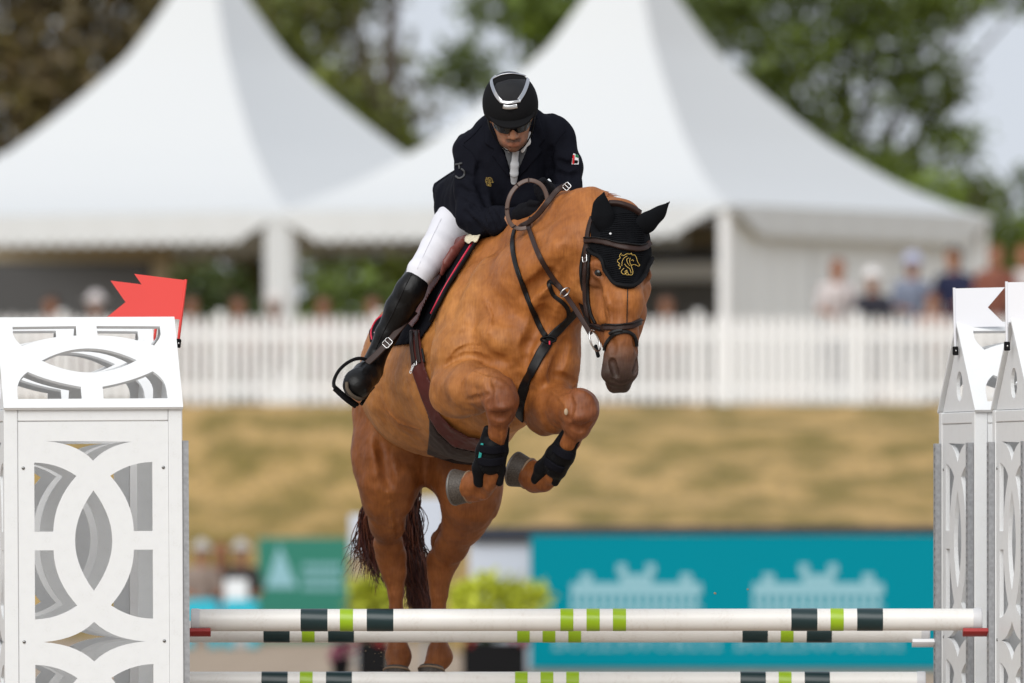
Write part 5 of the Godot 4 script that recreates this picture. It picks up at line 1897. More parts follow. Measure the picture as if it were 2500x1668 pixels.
	g = strap_on(f, [Vector3(0.2904, 2.283, 0.85), Vector3(0.326, 2.2503, 0.86), Vector3(0.3583, 2.1982, 0.87), Vector3(0.381, 2.156, 0.87), Vector3(0.4086, 2.1398, 0.87), Vector3(0.4459, 2.1398, 0.87), Vector3(0.4654, 2.1577, 0.87), Vector3(0.4932, 2.2051, 0.85), Vector3(0.5113, 2.251, 0.83)], 0.014, 0.022)
	geo("border", g, M.black, bo)
	var knit := Geo.new()
	# raised crochet rows
	for r in 34:
		var v := 492.0 + r * 4.8
		var half := 52.0 if v < 560 else lerpf(62.0, 18.0, (v - 560.0) / 95.0)
		if v < 505: half = 36.0
		var x0: float = (1432 - half - 1175.0) * 0.001622
		var x1: float = (1434 + half * 0.78 - 1175.0) * 0.001622
		var y: float = 1.3 + (1178.0 - v) * 0.001622
		var l := laid(f, [Vector3(x0, y - 0.006, 0), Vector3((x0 + x1) / 2, y, 0), Vector3(x1, y + 0.002, 0)], 0.0085, 1.5, 16)
		var rr := PackedFloat32Array()
		for k in l[0].size():
			rr.append(0.0012 if k % 2 else 0.0024)
		knit.tube(l[0], rr, 5)
	geo("crochet_rows", knit, M.crochet, bo)
	var e := Field.new()
	e.chain([0.3521, 2.3644, 0.84, 0.0324, 0.3375, 2.4063, 0.85, 0.0389, 0.3326, 2.4485, 0.85, 0.0243, 0.3424, 2.4941, 0.845, 0.0041], 0.03, Color.WHITE, Color(-1, 0, 0), Vector3(0.35, 0, 1), 0.55)
	e.groove([0.3387, 2.3954, 0.895, 0.0146, 0.3388, 2.4474, 0.89, 0.0097], 0.03)
	part("ear", net_mesh(e.d, 0.005, e.seeds()), M.crochet, bo)
	e = Field.new()
	e.chain([0.4694, 2.3589, 0.8, 0.0357, 0.5052, 2.3849, 0.8, 0.0357, 0.5475, 2.4177, 0.79, 0.0227, 0.5883, 2.4618, 0.78, 0.0041], 0.03, Color.WHITE, Color(-1, 0, 0), Vector3(0.5, -0.4, 1), 0.6)
	part("ear", net_mesh(e.d, 0.005, e.seeds()), M.crochet, bo)
	lines(bo, "emblem", f, emblem_paths(Vector3(0.4312, 2.2239, 0.88), 0.072), 0.0010, M.gold, 0.0105)
	g = Geo.new()
	c = onto(f, Vector3(0.3683, 2.3349, 0.85).x, Vector3(0.3683, 2.3349, 0.85).y, 1.4, 0.012)
	g.ball(c, Vector3(0.005, 0.004, 0.002), 8)
	geo("white_mark", g, M.white, bo)
	# bridle
	var capped := func(p: Vector3) -> float: return HF.d(p) - 0.008
	var br := thing("bridle", "dark brown leather bridle with steel bit on the horse's head", "bridle")
	g = strap_on(capped, [Vector3(0.2745, 2.315, 0.8), Vector3(0.3099, 2.3155, 0.85), Vector3(0.3616, 2.302, 0.87), Vector3(0.4135, 2.2874, 0.87), Vector3(0.4557, 2.2809, 0.87), Vector3(0.4883, 2.2863, 0.85), Vector3(0.5084, 2.3037, 0.8)], 0.021, 0.016)
	geo("browband", g, M.leather, br)
	g = strap_on(capped, [Vector3(0.2777, 2.3248, 0.8), Vector3(0.3164, 2.3236, 0.85), Vector3(0.3648, 2.3101, 0.87), Vector3(0.4135, 2.2971, 0.87), Vector3(0.4557, 2.2907, 0.87), Vector3(0.4916, 2.2976, 0.85)], 0.005, 0.024)
	geo("browband_piping", g, M.leather_black, br)
	g = strap_on(f, [Vector3(0.3008, 2.4024, 0.75), Vector3(0.2894, 2.3664, 0.76), Vector3(0.281, 2.3199, 0.8), Vector3(0.2777, 2.2549, 0.8), Vector3(0.2745, 2.1737, 0.8), Vector3(0.276, 2.0921, 0.82), Vector3(0.2872, 2.0301, 0.84), Vector3(0.3016, 1.9746, 0.86)], 0.019, 0.012)
	geo("cheekpiece", g, M.leather, br)
	g = strap_on(f, [Vector3(0.2924, 2.3037, 0.8), Vector3(0.2875, 2.2062, 0.8), Vector3(0.2857, 2.1083, 0.82), Vector3(0.2953, 2.0463, 0.84), Vector3(0.313, 2.007, 0.86)], 0.012, 0.01)
	geo("noseband_strap", g, M.leather_black, br)
	g = strap_on(f, [Vector3(0.2746, 2.3041, 0.78), Vector3(0.2617, 2.2396, 0.76), Vector3(0.2602, 2.1747, 0.75), Vector3(0.2683, 2.1292, 0.75)], 0.012, 0.01)
	geo("throat_lash", g, M.leather_black, br)
	g = strap_on(f, [Vector3(0.2969, 1.9991, 0.85), Vector3(0.3321, 1.9918, 0.9), Vector3(0.3837, 1.9896, 0.93), Vector3(0.4356, 1.9947, 0.92), Vector3(0.4753, 2.0137, 0.85)], 0.025, 0.014)
	geo("noseband", g, M.leather, br)
	g = strap_on(f, [Vector3(0.3001, 2.0039, 0.85), Vector3(0.3354, 1.9974, 0.9), Vector3(0.3837, 1.9953, 0.93), Vector3(0.4356, 2.0003, 0.92), Vector3(0.472, 2.0185, 0.85)], 0.004, 0.022)
	geo("noseband_piping", g, M.leather_black, br)
	g = strap_on(f, [Vector3(0.3453, 1.9031, 0.87), Vector3(0.35, 1.9253, 0.9), Vector3(0.3692, 1.9558, 0.92), Vector3(0.3998, 1.9701, 0.94), Vector3(0.4291, 1.9718, 0.93), Vector3(0.4503, 1.9592, 0.91), Vector3(0.4604, 1.9386, 0.88), Vector3(0.4622, 1.9194, 0.86)], 0.013, 0.009)
	geo("flash_strap", g, M.leather_black, br)
	g = strap_on(f, [Vector3(0.3644, 1.9671, 0.92), Vector3(0.3885, 1.9749, 0.94), Vector3(0.4095, 1.9782, 0.94)], 0.012, 0.014)
	geo("flash_end", g, M.leather_black, br)
	g = strap_on(f, [Vector3(0.4294, 2.1327, 0.9), Vector3(0.4275, 2.0659, 0.92), Vector3(0.4257, 1.9927, 0.94)], 0.003, 0.004)
	geo("face_cord", g, M.leather_black, br)
	g = strap_on(f, [Vector3(0.3627, 2.445, 0.74), Vector3(0.3983, 2.4445, 0.76), Vector3(0.439, 2.4298, 0.76), Vector3(0.4668, 2.4125, 0.74)], 0.018, 0.03)
	geo("headpiece", g, M.leather, br)
	g = Geo.new()
	ring = PackedVector3Array()
	c = Vector3(0.3078, 1.9399, 0.9)
	for k in 28:
		var a := TAU * k / 28.0
		ring.append(c + Basis(Vector3(0, 0, 1), 0.35) * Vector3(cos(a) * 0.016, sin(a) * 0.04, cos(a) * -0.02))
	g.tube(ring, radii(0.0035), 8, false, true)
	var bit := geo("bit_ring", g, M.steel, br)
	g = Geo.new()
	g.block(Vector3(0.316, 1.9028, 0.89), Vector3(0.014, 0.05, 0.012), 0.004, Basis(Vector3(0, 0, 1), 0.25))
	geo("bit_guard", g, M.rubber, bit)
	c = onto(f, Vector3(0.2794, 2.2517, 0.8).x, Vector3(0.2794, 2.2517, 0.8).y, 1.3, 0.012)
	buckle(br, c, 0.022, 0.03, grad(f, c), 0.2)
	# reins and their loop in the rider's hands
	var re := thing("reins", "brown leather reins looping from the rider's hands to the bit", "reins")
	var path := []
	for q in [Vector3(0.0718, 2.3737, 0.6), Vector3(0.08, 2.328, 0.6), Vector3(0.111, 2.2562, 0.6), Vector3(0.155, 2.1876, 0.6), Vector3(0.1909, 2.1386, 0.6)]:
		path.append(onto(f, q.x, q.y, 1.3, 0.012))
	path.append(Vector3(0.2223, 2.0806, 0.83))
	path.append(Vector3(0.2594, 2.0213, 0.88))
	path.append(Vector3(0.2933, 1.9642, 0.9))
	g = strap_free([Vector3(0.0736, 2.4084, 0.52)] + path, Vector3(-0.3, 0, 1), 0.019, 0.006)
	geo("near_rein", g, M.leather, re)
	g = strap_free([Vector3(0.2523, 2.0943, 0.7), Vector3(0.2713, 2.0408, 0.78), Vector3(0.2872, 1.9944, 0.84)], Vector3(0, 0, 1), 0.014, 0.006)
	geo("far_rein", g, M.leather_black, re)
	g = Geo.new()
	ring = PackedVector3Array()
	for k in 24:
		var a := TAU * k / 24.0
		ring.append(Vector3(0.198, 2.1228, 0.83) + Basis(Vector3(0, 0, 1), 0.75) * Vector3(cos(a) * 0.021, sin(a) * 0.011, sin(a) * 0.012))
	g.tube(ring, radii(0.0028), 8, false, true)
	geo("martingale_ring", g, M.steel, re)
	var wide := [Vector3(0.0278, 2.3649, 0.56)]
	for q in [Vector3(0.0506, 2.3672, 0.6), Vector3(0.0816, 2.3851, 0.6), Vector3(0.1142, 2.4161, 0.6), Vector3(0.1469, 2.4553, 0.6), Vector3(0.1779, 2.4945, 0.6)]:
		wide.append(onto(f, q.x, q.y, 1.3, 0.02))
	wide.append(Vector3(0.2105, 2.5304, 0.6))
	g = strap_free(wide, Vector3(-0.2, 0.1, 1), 0.021, 0.008)
	geo("wide_strap", g, M.leather, re)
	var loop := [Vector3(0.1192, 2.427, 0.56), Vector3(0.1323, 2.4695, 0.56), Vector3(0.1225, 2.512, 0.56), Vector3(0.0996, 2.5381, 0.56), Vector3(0.0621, 2.5479, 0.56), Vector3(0.0245, 2.5316, 0.56), Vector3(-0.0049, 2.4953, 0.57), Vector3(-0.018, 2.4496, 0.57), Vector3(-0.0147, 2.4071, 0.57), Vector3(0.0016, 2.3777, 0.57), Vector3(0.0278, 2.3663, 0.57), Vector3(0.0539, 2.3695, 0.57)]
	g = strap_free(loop, Vector3(-0.25, 0.25, 1), 0.016, 0.006)
	geo("loop", g, M.rein, re)
	for q in [[Vector3(-0.018, 2.4413, 0.575), 0.1], [Vector3(0.0212, 2.5298, 0.565), -0.9], [Vector3(0.0621, 2.5478, 0.565), 1.6], [Vector3(0.0065, 2.3743, 0.575), 0.6]]:
		g = Geo.new()
		g.block(q[0], Vector3(0.02, 0.004, 0.008), 0.001, Basis(Vector3(0, 0, 1), q[1]))
		geo("stop", g, M.leather, re)
	buckle(re, Vector3(0.2056, 2.5236, 0.61), 0.024, 0.026, Vector3(-0.2, 0.1, 1), -0.75)
	# boots on the forelegs
	for s in 2:
		var b := Field.new()
		var w := Color.WHITE
		if s == 0:
			b.chain([-0.0912, 1.6125, 0.69, 0.0163, -0.1092, 1.5329, 0.66, 0.0244, -0.1206, 1.4679, 0.63, 0.0261, -0.1223, 1.4174, 0.61, 0.0228], 0.02, w)
			b.chain([-0.0179, 1.6158, 0.69, 0.0098, -0.0293, 1.5329, 0.67, 0.0147, -0.0407, 1.4597, 0.65, 0.0147, -0.0473, 1.4141, 0.64, 0.0147], 0.015, w)
			b.chain([-0.0733, 1.5475, 0.68, 0.0407, -0.0798, 1.4824, 0.665, 0.0407], 0.015, w)
		else:
			b.chain([0.2034, 1.6091, 0.72, 0.0146, 0.1548, 1.5248, 0.66, 0.0244, 0.1142, 1.468, 0.6, 0.0277, 0.0931, 1.4274, 0.56, 0.0229], 0.02, w)
			b.chain([0.2471, 1.5763, 0.76, 0.0098, 0.2116, 1.5002, 0.69, 0.0147, 0.1809, 1.4516, 0.64, 0.0163, 0.1615, 1.4142, 0.61, 0.0147], 0.015, w)
			b.chain([0.1986, 1.5246, 0.7, 0.0391, 0.163, 1.4695, 0.645, 0.0407], 0.015, w)
		var t := thing("tendon_boot", ["black tendon boot with a teal emblem on the viewer's-left foreleg", "plain black tendon boot on the foreleg below the horse's nose"][s], "leg boot", Vector3.ZERO, 0.0, "boots on the horse's forelegs")
		part("shell", net_mesh(b.d, 0.0045, b.seeds()), M.rubber, t)
		for q: Array in ([[Vector3(-0.1157, 1.5411, 0.65), Vector3(-0.0733, 1.5346, 0.66), Vector3(-0.031, 1.5411, 0.65)], [Vector3(-0.1222, 1.4955, 0.65), Vector3(-0.0798, 1.489, 0.66), Vector3(-0.0375, 1.4955, 0.65)]] if s == 0 else [[Vector3(0.1579, 1.5409, 0.7), Vector3(0.1969, 1.5164, 0.7), Vector3(0.223, 1.5116, 0.7)], [Vector3(0.1253, 1.4953, 0.7), Vector3(0.1644, 1.4692, 0.7), Vector3(0.1904, 1.4627, 0.7)]]):
			g = strap_on(b.d, q, 0.03, 0.008)
			geo("strap", g, M.pad, t)
		if s == 0:
			g = strap_on(b.d, [Vector3(-0.1092, 1.5607, 0.65), Vector3(-0.119, 1.5053, 0.65)], 0.013, 0.006)
			geo("emblem", g, paint(0.02, 0.3, 0.28, 0.5), t)
	# stirrup
	var st := thing("stirrup", "black stirrup iron with its brown leather under the rider's boot", "stirrup")
	g = strap_free([Vector3(-0.3692, 2.0648, -0.02), Vector3(-0.4135, 2.0161, 0.02), Vector3(-0.4661, 1.9528, 0.05), Vector3(-0.5106, 1.9047, 0.06), Vector3(-0.5502, 1.8683, 0.06)], Vector3(-0.3, 0.2, 1), 0.025, 0.007)
	geo("leather", g, M.leather, st)
	buckle(st, Vector3(-0.4726, 1.946, 0.06), 0.03, 0.034, Vector3(-0.3, 0.2, 1), -0.7)
	g = Geo.new()
	var arch := smooth_path([Vector3(-0.6715, 1.7751, 0.12), Vector3(-0.675, 1.7984, 0.11), Vector3(-0.6588, 1.8366, 0.09), Vector3(-0.6244, 1.8699, 0.07), Vector3(-0.5833, 1.8865, 0.06), Vector3(-0.5472, 1.8785, 0.04), Vector3(-0.5243, 1.849, 0.02), Vector3(-0.5243, 1.806, 0.02), Vector3(-0.5438, 1.7595, 0.04), Vector3(-0.5715, 1.7129, 0.07)], 6)
	g.strap(arch, same(Vector3(0.1, 0.1, 1), arch.size()), 0.013, 0.016)
	geo("arch", g, M.rubber, st)
	g = strap_free([Vector3(-0.6785, 1.7853, 0.1), Vector3(-0.6357, 1.749, 0.09), Vector3(-0.5831, 1.7096, 0.07)], Vector3(-0.3, 0.6, 0.75), 0.012, 0.012)
	geo("tread", g, M.rubber, st)
	g = strap_free([Vector3(-0.6742, 1.7697, 0.16), Vector3(-0.6315, 1.7303, 0.15), Vector3(-0.5922, 1.7024, 0.13)], Vector3(-0.3, 0.6, 0.75), 0.012, 0.012)
	geo("tread", g, M.rubber, st)


# ---------------------------------------------------------------- the rider
func rider() -> void:
	var t := thing("person", "rider in a black helmet, dark jacket and white breeches leaning over the horse's neck", "person")
	var skin := Color(0.43, 0.205, 0.115)
	var cloth := Color.WHITE
	# head, in its own axes: x across, y up, z the way the face looks
	var hb := Basis(Vector3(0, 0, 1), deg_to_rad(4.5)) * Basis(UPV, deg_to_rad(1.0)) * Basis(Vector3(1, 0, 0), deg_to_rad(30.0))
	var ho := Vector3(-0.0033, 2.8089, 0.2)
	var ht := Transform3D(hb, ho)
	var h := Field.new()
	var lip := Color(0.25, 0.085, 0.065)
	h.bone(Vector3(0, 0.05, -0.02), 0.08, Vector3(0, 0.03, 0.01), 0.076, 0.03, skin)
	h.bone(Vector3(0, 0.03, 0.04), 0.056, Vector3(0, -0.07, 0.048), 0.044, 0.03, skin)
	for s: float in [-1.0, 1.0]:
		h.bone(Vector3(0.046 * s, -0.02, 0.0), 0.03, Vector3(0.03 * s, -0.088, 0.042), 0.022, 0.03, skin)
		h.bone(Vector3(0.04 * s, -0.012, 0.066), 0.02, Vector3(0.05 * s, -0.006, 0.045), 0.02, 0.025, skin)
		h.bone(Vector3(0.013 * s, -0.045, 0.099), 0.008, Vector3(0.013 * s, -0.043, 0.094), 0.008, 0.008, skin)
		h.bone(Vector3(0.078 * s, -0.03, -0.012), 0.007, Vector3(0.083 * s, 0.012, -0.022), 0.013, 0.012, skin, Vector3(1, 0, 0), 0.6)
		h.bone(Vector3(0.032 * s, 0.022, 0.085), 0.01, Vector3(0.012 * s, 0.024, 0.095), 0.009, 0.015, skin)
	h.bone(Vector3(0.0, 0.015, 0.096), 0.009, Vector3(0, -0.038, 0.112), 0.0125, 0.014, skin)
	h.bone(Vector3(0, -0.105, 0.07), 0.019, Vector3(0, -0.1, 0.062), 0.024, 0.022, skin)
	h.bone(Vector3(-0.02, -0.073, 0.086), 0.006, Vector3(0.02, -0.073, 0.086), 0.006, 0.008, lip)
	h.bone(Vector3(0.0, -0.071, 0.092), 0.0065, Vector3(0, -0.071, 0.09), 0.006, 0.01, lip)
	h.bone(Vector3(-0.015, -0.084, 0.0875), 0.007, Vector3(0.015, -0.084, 0.0875), 0.007, 0.008, lip)
	h.groove([-0.025, -0.0785, 0.098, 0.0022, 0.0, -0.0775, 0.1015, 0.0022, 0.025, -0.0785, 0.098, 0.0022], 0.004)
	h.groove([-0.008, -0.054, 0.108, 0.0028, -0.007, -0.052, 0.1, 0.0028], 0.004)
	h.groove([0.008, -0.054, 0.108, 0.0028, 0.007, -0.052, 0.1, 0.0028], 0.004)
	h.bone(Vector3(0, -0.06, -0.035), 0.056, Vector3(0, -0.19, -0.09), 0.058, 0.03, skin)
	var stubble := FastNoiseLite.new()
	stubble.frequency = 160.0
	var face_tone := func(p: Vector3) -> Color:
		var c := h.tint(p)
		var moustache := smoothstep(0.0095, 0.005, absf(p.y + 0.0625 + absf(p.x) * 0.12)) * smoothstep(0.036, 0.022, absf(p.x)) * smoothstep(0.06, 0.075, p.z)
		var beard := smoothstep(-0.07, -0.1, p.y) * smoothstep(0.01, 0.05, p.z) * 0.75 + smoothstep(0.035, 0.05, absf(p.x)) * smoothstep(-0.03, -0.07, p.y) * 0.55
		var lips := smoothstep(0.016, 0.008, absf(p.y + 0.079)) * smoothstep(0.03, 0.02, absf(p.x)) * smoothstep(0.08, 0.088, p.z)
		var hair := clampf(maxf(moustache, beard * (1.0 - lips)) * (0.95 + 0.5 * stubble.get_noise_3dv(p)), 0, 1)
		return c.lerp(Color(0.055, 0.03, 0.02), hair * 0.85)
	var head := net(h.d, 0.0036, h.seeds())
	# the rest of the body, under the clothes
	var b := Field.new()
	b.chain([0.005, 2.7262, 0.06, 0.0562, 0.0017, 2.6862, 0.02, 0.0595], 0.05, skin)
	b.chain([0, 2.6709, -0.02, 0.1026, -0.0747, 2.5255, -0.15, 0.0897, -0.1683, 2.4547, -0.3, 0.0866], 0.06, skin)
	b.chain([-0.144, 2.6785, 0, 0.0529, 0.149, 2.7232, 0, 0.0529], 0.05, skin)
	b.chain([-0.1639, 2.6702, 0, 0.0463, -0.147, 2.4198, 0.08, 0.0396, 0.0082, 2.4097, 0.28, 0.0263, 0.041, 2.4262, 0.34, 0.023], 0.04, skin)
	b.chain([0.1771, 2.7034, 0, 0.0463, 0.2166, 2.5264, 0.05, 0.0331, 0.1432, 2.4947, 0.24, 0.023, 0.1233, 2.5095, 0.3, 0.0214], 0.04, skin)
	b.chain([-0.1916, 2.4214, -0.3, 0.0633, -0.2936, 2.3001, -0.1, 0.0497, -0.3523, 2.2096, 0.02, 0.0364, -0.4302, 2.071, 0, 0.0397, -0.5183, 1.8894, -0.03, 0.0248, -0.5381, 1.8463, -0.03, 0.0232, -0.5827, 1.7853, 0.1, 0.0231], 0.04, skin)
	b.chain([-0.1084, 2.4143, -0.35, 0.0767, 0.0083, 2.2297, -0.3, 0.06, 0.0666, 2.1293, -0.28, 0.045, 0.0835, 1.9312, -0.4, 0.0367, 0.0836, 1.7981, -0.45, 0.0251, 0.0835, 1.764, -0.38, 0.0234], 0.04, skin)
	var body := net(b.d, 0.014, b.seeds())
	var v: PackedVector3Array = body[0].duplicate()
	var n: PackedVector3Array = body[1].duplicate()
	var ix: PackedInt32Array = body[2].duplicate()
	var col := PackedColorArray()
	for p in v:
		col.append(skin)
	var base := v.size()
	for k in head[0].size():
		v.append(ht * head[0][k])
		n.append(hb * head[1][k])
		col.append(face_tone.call(head[0][k]))
	for k in head[2]:
		ix.append(base + k)
	part("body", array_mesh(v, n, ix, col), M.skin, t)
	# helmet
	var shell := func(p: Vector3) -> float:
		var q := p - Vector3(0, 0.036, -0.016)
		var e := (q / Vector3(0.106, 0.118, 0.138)).length()
		var d := (e - 1.0) * 0.11
		return maxf(d, -(p.y - 0.012 + 0.13 * minf(p.z, 0.0) + absf(p.x) * 0.12 - p.z * 0.11))
	var hel := part("helmet", net_mesh(shell, 0.004, [Vector3(0, 0.1, 0)]), M.helmet, t)
	hel.transform = ht
	var world_shell := func(p: Vector3) -> float: return shell.call(ht.affine_inverse() * p)
	var visor := func(p: Vector3) -> float:
		var q := p - Vector3(0, 0.036, 0.01)
		var dome := q.y - (-0.002 - q.x * q.x * 1.9 - (q.z - 0.1) * 0.25)
		var rim := (Vector2(q.x / 0.094, q.z / 0.146).length() - 1.0) * 0.09
		return maxf(maxf(absf(dome) - 0.0045, rim), 0.03 - p.z)
	var seeds := []
	for k in 7:
		var x := -0.06 + k * 0.02
		seeds.append(Vector3(x, 0.036 - 0.002 - x * x * 1.9 - (0.1 - 0.1) * 0.42, 0.11))
	part("visor", net_mesh(visor, 0.003, seeds), M.helmet, hel)
	# front panel, silver frame and badge
	var fp := outline([Vector2(-0.0575, 2.9238), Vector2(-0.0082, 2.9386), Vector2(0.051, 2.9386), Vector2(0.0542, 2.9205), Vector2(0.0345, 2.8712), Vector2(0.0181, 2.8482), Vector2(-0.0378, 2.8449), Vector2(-0.0575, 2.8811), Vector2(-0.0674, 2.9074)])
	var pm := part("front_panel", layer(world_shell, fp, 0.0, 0.6, 0.002, 0.004), M.helmet_front, hel)
	pm.transform = ht.affine_inverse()
	var frame := Geo.new()
	for q: Array in [[[Vector3(-0.0629, 2.9517, 0), Vector3(-0.0761, 2.9352, 0), Vector3(-0.0712, 2.9054, 0), Vector3(-0.0563, 2.8723, 0), Vector3(-0.0381, 2.8507, 0)], 0.014], [[Vector3(0.0497, 2.9683, 0), Vector3(0.0596, 2.9551, 0), Vector3(0.0579, 2.9286, 0), Vector3(0.0447, 2.8888, 0), Vector3(0.0248, 2.8557, 0)], 0.015], [[Vector3(-0.0745, 2.9385, 0), Vector3(-0.0414, 2.9551, 0), Vector3(0, 2.96, 0), Vector3(0.048, 2.9534, 0)], 0.01], [[Vector3(-0.043, 2.8507, 0), Vector3(-0.0083, 2.8474, 0), Vector3(0.0298, 2.854, 0)], 0.011]]:
		var l := laid(world_shell, q[0], 0.002, 0.6, 5)
		frame.strap(l[0], l[1], q[1], 0.004)
	var fm := geo("silver_frame", frame, M.chrome, hel)
	fm.transform = ht.affine_inverse()
	var badge := Geo.new()
	var bl := laid(world_shell, [Vector3(-0.0331, 2.8325, 0), Vector3(-0.0083, 2.8292, 0), Vector3(0.0182, 2.8342, 0)], 0.002, 0.6, 4)
	badge.strap(bl[0], bl[1], 0.017, 0.005)
	var bm := geo("badge", badge, M.chrome, hel)
	bm.transform = ht.affine_inverse()
	var tm := TextMesh.new()
	tm.text = "KASK"
	tm.font_size = 16
	tm.pixel_size = 0.00055
	tm.depth = 0.002
	var tc := onto(world_shell, Vector3(-0.0082, 2.8202, 0.3).x, Vector3(-0.0082, 2.8202, 0.3).y, 0.6, 0.0035)
	var tz := grad(world_shell, tc)
	var tx := Vector3.UP.cross(tz).normalized()
	var txt := part("badge_text", tm, M.black, hel)
	txt.transform = ht.affine_inverse() * Transform3D(Basis(tx, tz.cross(tx), tz), tc)
	# chin strap
	var cs := Geo.new()
	for s: float in [-1.0, 1.0]:
		var p := smooth_path([Vector3(0.088 * s, 0.01, 0.005), Vector3(0.083 * s, -0.04, 0.02), Vector3(0.062 * s, -0.09, 0.035), Vector3(0.03 * s, -0.125, 0.05), Vector3(0, -0.131, 0.056)], 5)
		var nn := PackedVector3Array()
		for q in p:
			nn.append(Vector3(q.x, q.y * 0.4, 0.03).normalized())
		cs.strap(p, nn, 0.014, 0.004)
		p = smooth_path([Vector3(0.09 * s, 0.0, -0.04), Vector3(0.085 * s, -0.045, 0.0), Vector3(0.07 * s, -0.08, 0.03)], 5)
		nn = same(Vector3(s, 0, 0.3), p.size())
		cs.strap(p, nn, 0.013, 0.004)
	geo("chin_strap", cs, M.rubber, hel)
	# sunglasses: one curved shield with a notch for the nose, and arms
	var gl := Node3D.new()
	gl.name = "sunglasses"
	gl.transform = ht
	t.add_child(gl)
	var lens := Geo.new()
	var m := 28
	for k in m + 1:
		var x := lerpf(-0.071, 0.071, k / float(m))
		var z := 0.117 - x * x * 9.0
		var low := -0.025 + 0.02 * exp(-x * x / 0.00016) + 0.012 * smoothstep(0.05, 0.071, absf(x))
		for d: float in [0.0, -0.003]:
			lens.put(Vector3(x, 0.024 - 0.006 * smoothstep(0.05, 0.071, absf(x)), z + 0.001 + d))
			lens.put(Vector3(x, (0.024 + low) / 2, z + 0.003 + d))
			lens.put(Vector3(x, low, z + d))
	for k in m:
		var a := k * 6
		for j in 2:
			lens.i.append_array([a + j, a + 6 + j, a + 7 + j, a + j, a + 7 + j, a + 1 + j])
			lens.i.append_array([a + 3 + j, a + 10 + j, a + 9 + j, a + 3 + j, a + 4 + j, a + 10 + j])
	geo("lens", lens, M.lens, gl)
	for s: float in [-1.0, 1.0]:
		var g := strap_free([Vector3(0.07 * s, 0.02, 0.072), Vector3(0.08 * s, 0.018, 0.03), Vector3(0.084 * s, 0.016, -0.02)], Vector3(s, 0, 0.2), 0.007, 0.004)
		geo("arm", g, M.rubber, gl)
	# jacket
	var j := Field.new()
	j.chain([-0.1374, 2.6904, -0.01, 0.0728, -0.005, 2.7176, -0.03, 0.0828, 0.144, 2.7401, -0.01, 0.0728], 0.06, cloth)
	j.chain([-0.0017, 2.662, 0, 0.1257, -0.0414, 2.581, -0.06, 0.1292, -0.0997, 2.5014, -0.18, 0.1263, -0.1783, 2.4597, -0.3, 0.1166], 0.07, cloth)
	j.chain([0.0331, 2.5878, -0.01, 0.096, 0.0496, 2.4959, 0.02, 0.0761], 0.06, cloth)
	j.chain([-0.0828, 2.7537, -0.02, 0.0563, 0.0712, 2.7786, -0.02, 0.0563], 0.05, cloth)
	j.chain([-0.1605, 2.6702, 0, 0.0645, -0.1538, 2.5369, 0.03, 0.0612, -0.1454, 2.4331, 0.08, 0.0611, -0.1155, 2.4056, 0.12, 0.0561, -0.0412, 2.4063, 0.22, 0.0477, 0.0181, 2.416, 0.29, 0.0394], 0.04, cloth)
	j.chain([0.1771, 2.7116, 0, 0.0629, 0.2035, 2.6117, 0.02, 0.0529, 0.2165, 2.5262, 0.06, 0.0446, 0.1731, 2.4967, 0.17, 0.0379, 0.1366, 2.4977, 0.25, 0.0329], 0.04, cloth)
	j.chain([-0.2081, 2.5453, -0.26, 0.0499, -0.2452, 2.5175, -0.34, 0.04, -0.2218, 2.4638, -0.33, 0.05], 0.05, cloth)
	j.groove([-0.0875, 2.5918, 0.13, 0.0082, -0.104, 2.5181, 0.11, 0.0116, -0.0941, 2.4518, 0.12, 0.0099], 0.03)
	j.groove([0.1437, 2.6671, 0.1, 0.0083, 0.1504, 2.6025, 0.05, 0.0099], 0.03)
	for q: Array in [[Vector3(-0.1506, 2.4583, 0), Vector3(-0.1142, 2.4285, 0), Vector3(-0.0943, 2.3888, 0)], [Vector3(-0.1804, 2.4418, 0), Vector3(-0.1473, 2.4087, 0), Vector3(-0.1274, 2.3723, 0)], [Vector3(-0.1109, 2.4583, 0), Vector3(-0.0877, 2.4252, 0), Vector3(-0.0745, 2.3789, 0)], [Vector3(-0.0778, 2.4517, 0), Vector3(-0.0612, 2.4186, 0), Vector3(-0.0496, 2.3789, 0)], [Vector3(-0.0414, 2.4484, 0), Vector3(-0.0281, 2.4153, 0), Vector3(-0.0182, 2.3855, 0)], [Vector3(-0.1936, 2.4881, 0), Vector3(-0.1638, 2.4749, 0), Vector3(-0.1374, 2.455, 0)], [Vector3(-0.2036, 2.5378, 0), Vector3(-0.1738, 2.5179, 0), Vector3(-0.1307, 2.5113, 0)], [Vector3(-0.1903, 2.5908, 0), Vector3(-0.1572, 2.5742, 0)]]:
		crease(j, q, 0.0055, 0.014)
	for q: Array in [[Vector3(-0.1274, 2.6206, 0), Vector3(-0.1241, 2.5544, 0), Vector3(-0.1043, 2.4881, 0)], [Vector3(0.149, 2.6868, 0), Vector3(0.144, 2.6338, 0)], [Vector3(0.1804, 2.6371, 0), Vector3(0.2069, 2.6206, 0), Vector3(0.2367, 2.6272, 0)], [Vector3(0.1771, 2.5875, 0), Vector3(0.2102, 2.5709, 0), Vector3(0.2433, 2.5808, 0)]]:
		crease(j, q, 0.008, 0.02)
	j.rough = FastNoiseLite.new()
	j.rough.seed = 31
	j.rough.frequency = 9.0
	j.rough.fractal_octaves = 2
	j.rough_by = 0.011
	j.rough_scale = Vector3(1.3, 0.7, 1.0)
	var jm := part("jacket", net_mesh(j.d, 0.006, j.seeds()), M.jacket, t)
	# tail of the coat, standing away behind the thigh
	var tail := Geo.new()
	var edge_a := smooth_path([Vector3(-0.215, 2.6164, -0.3), Vector3(-0.2419, 2.6009, -0.34), Vector3(-0.2721, 2.5818, -0.37), Vector3(-0.299, 2.5643, -0.4)], 4)
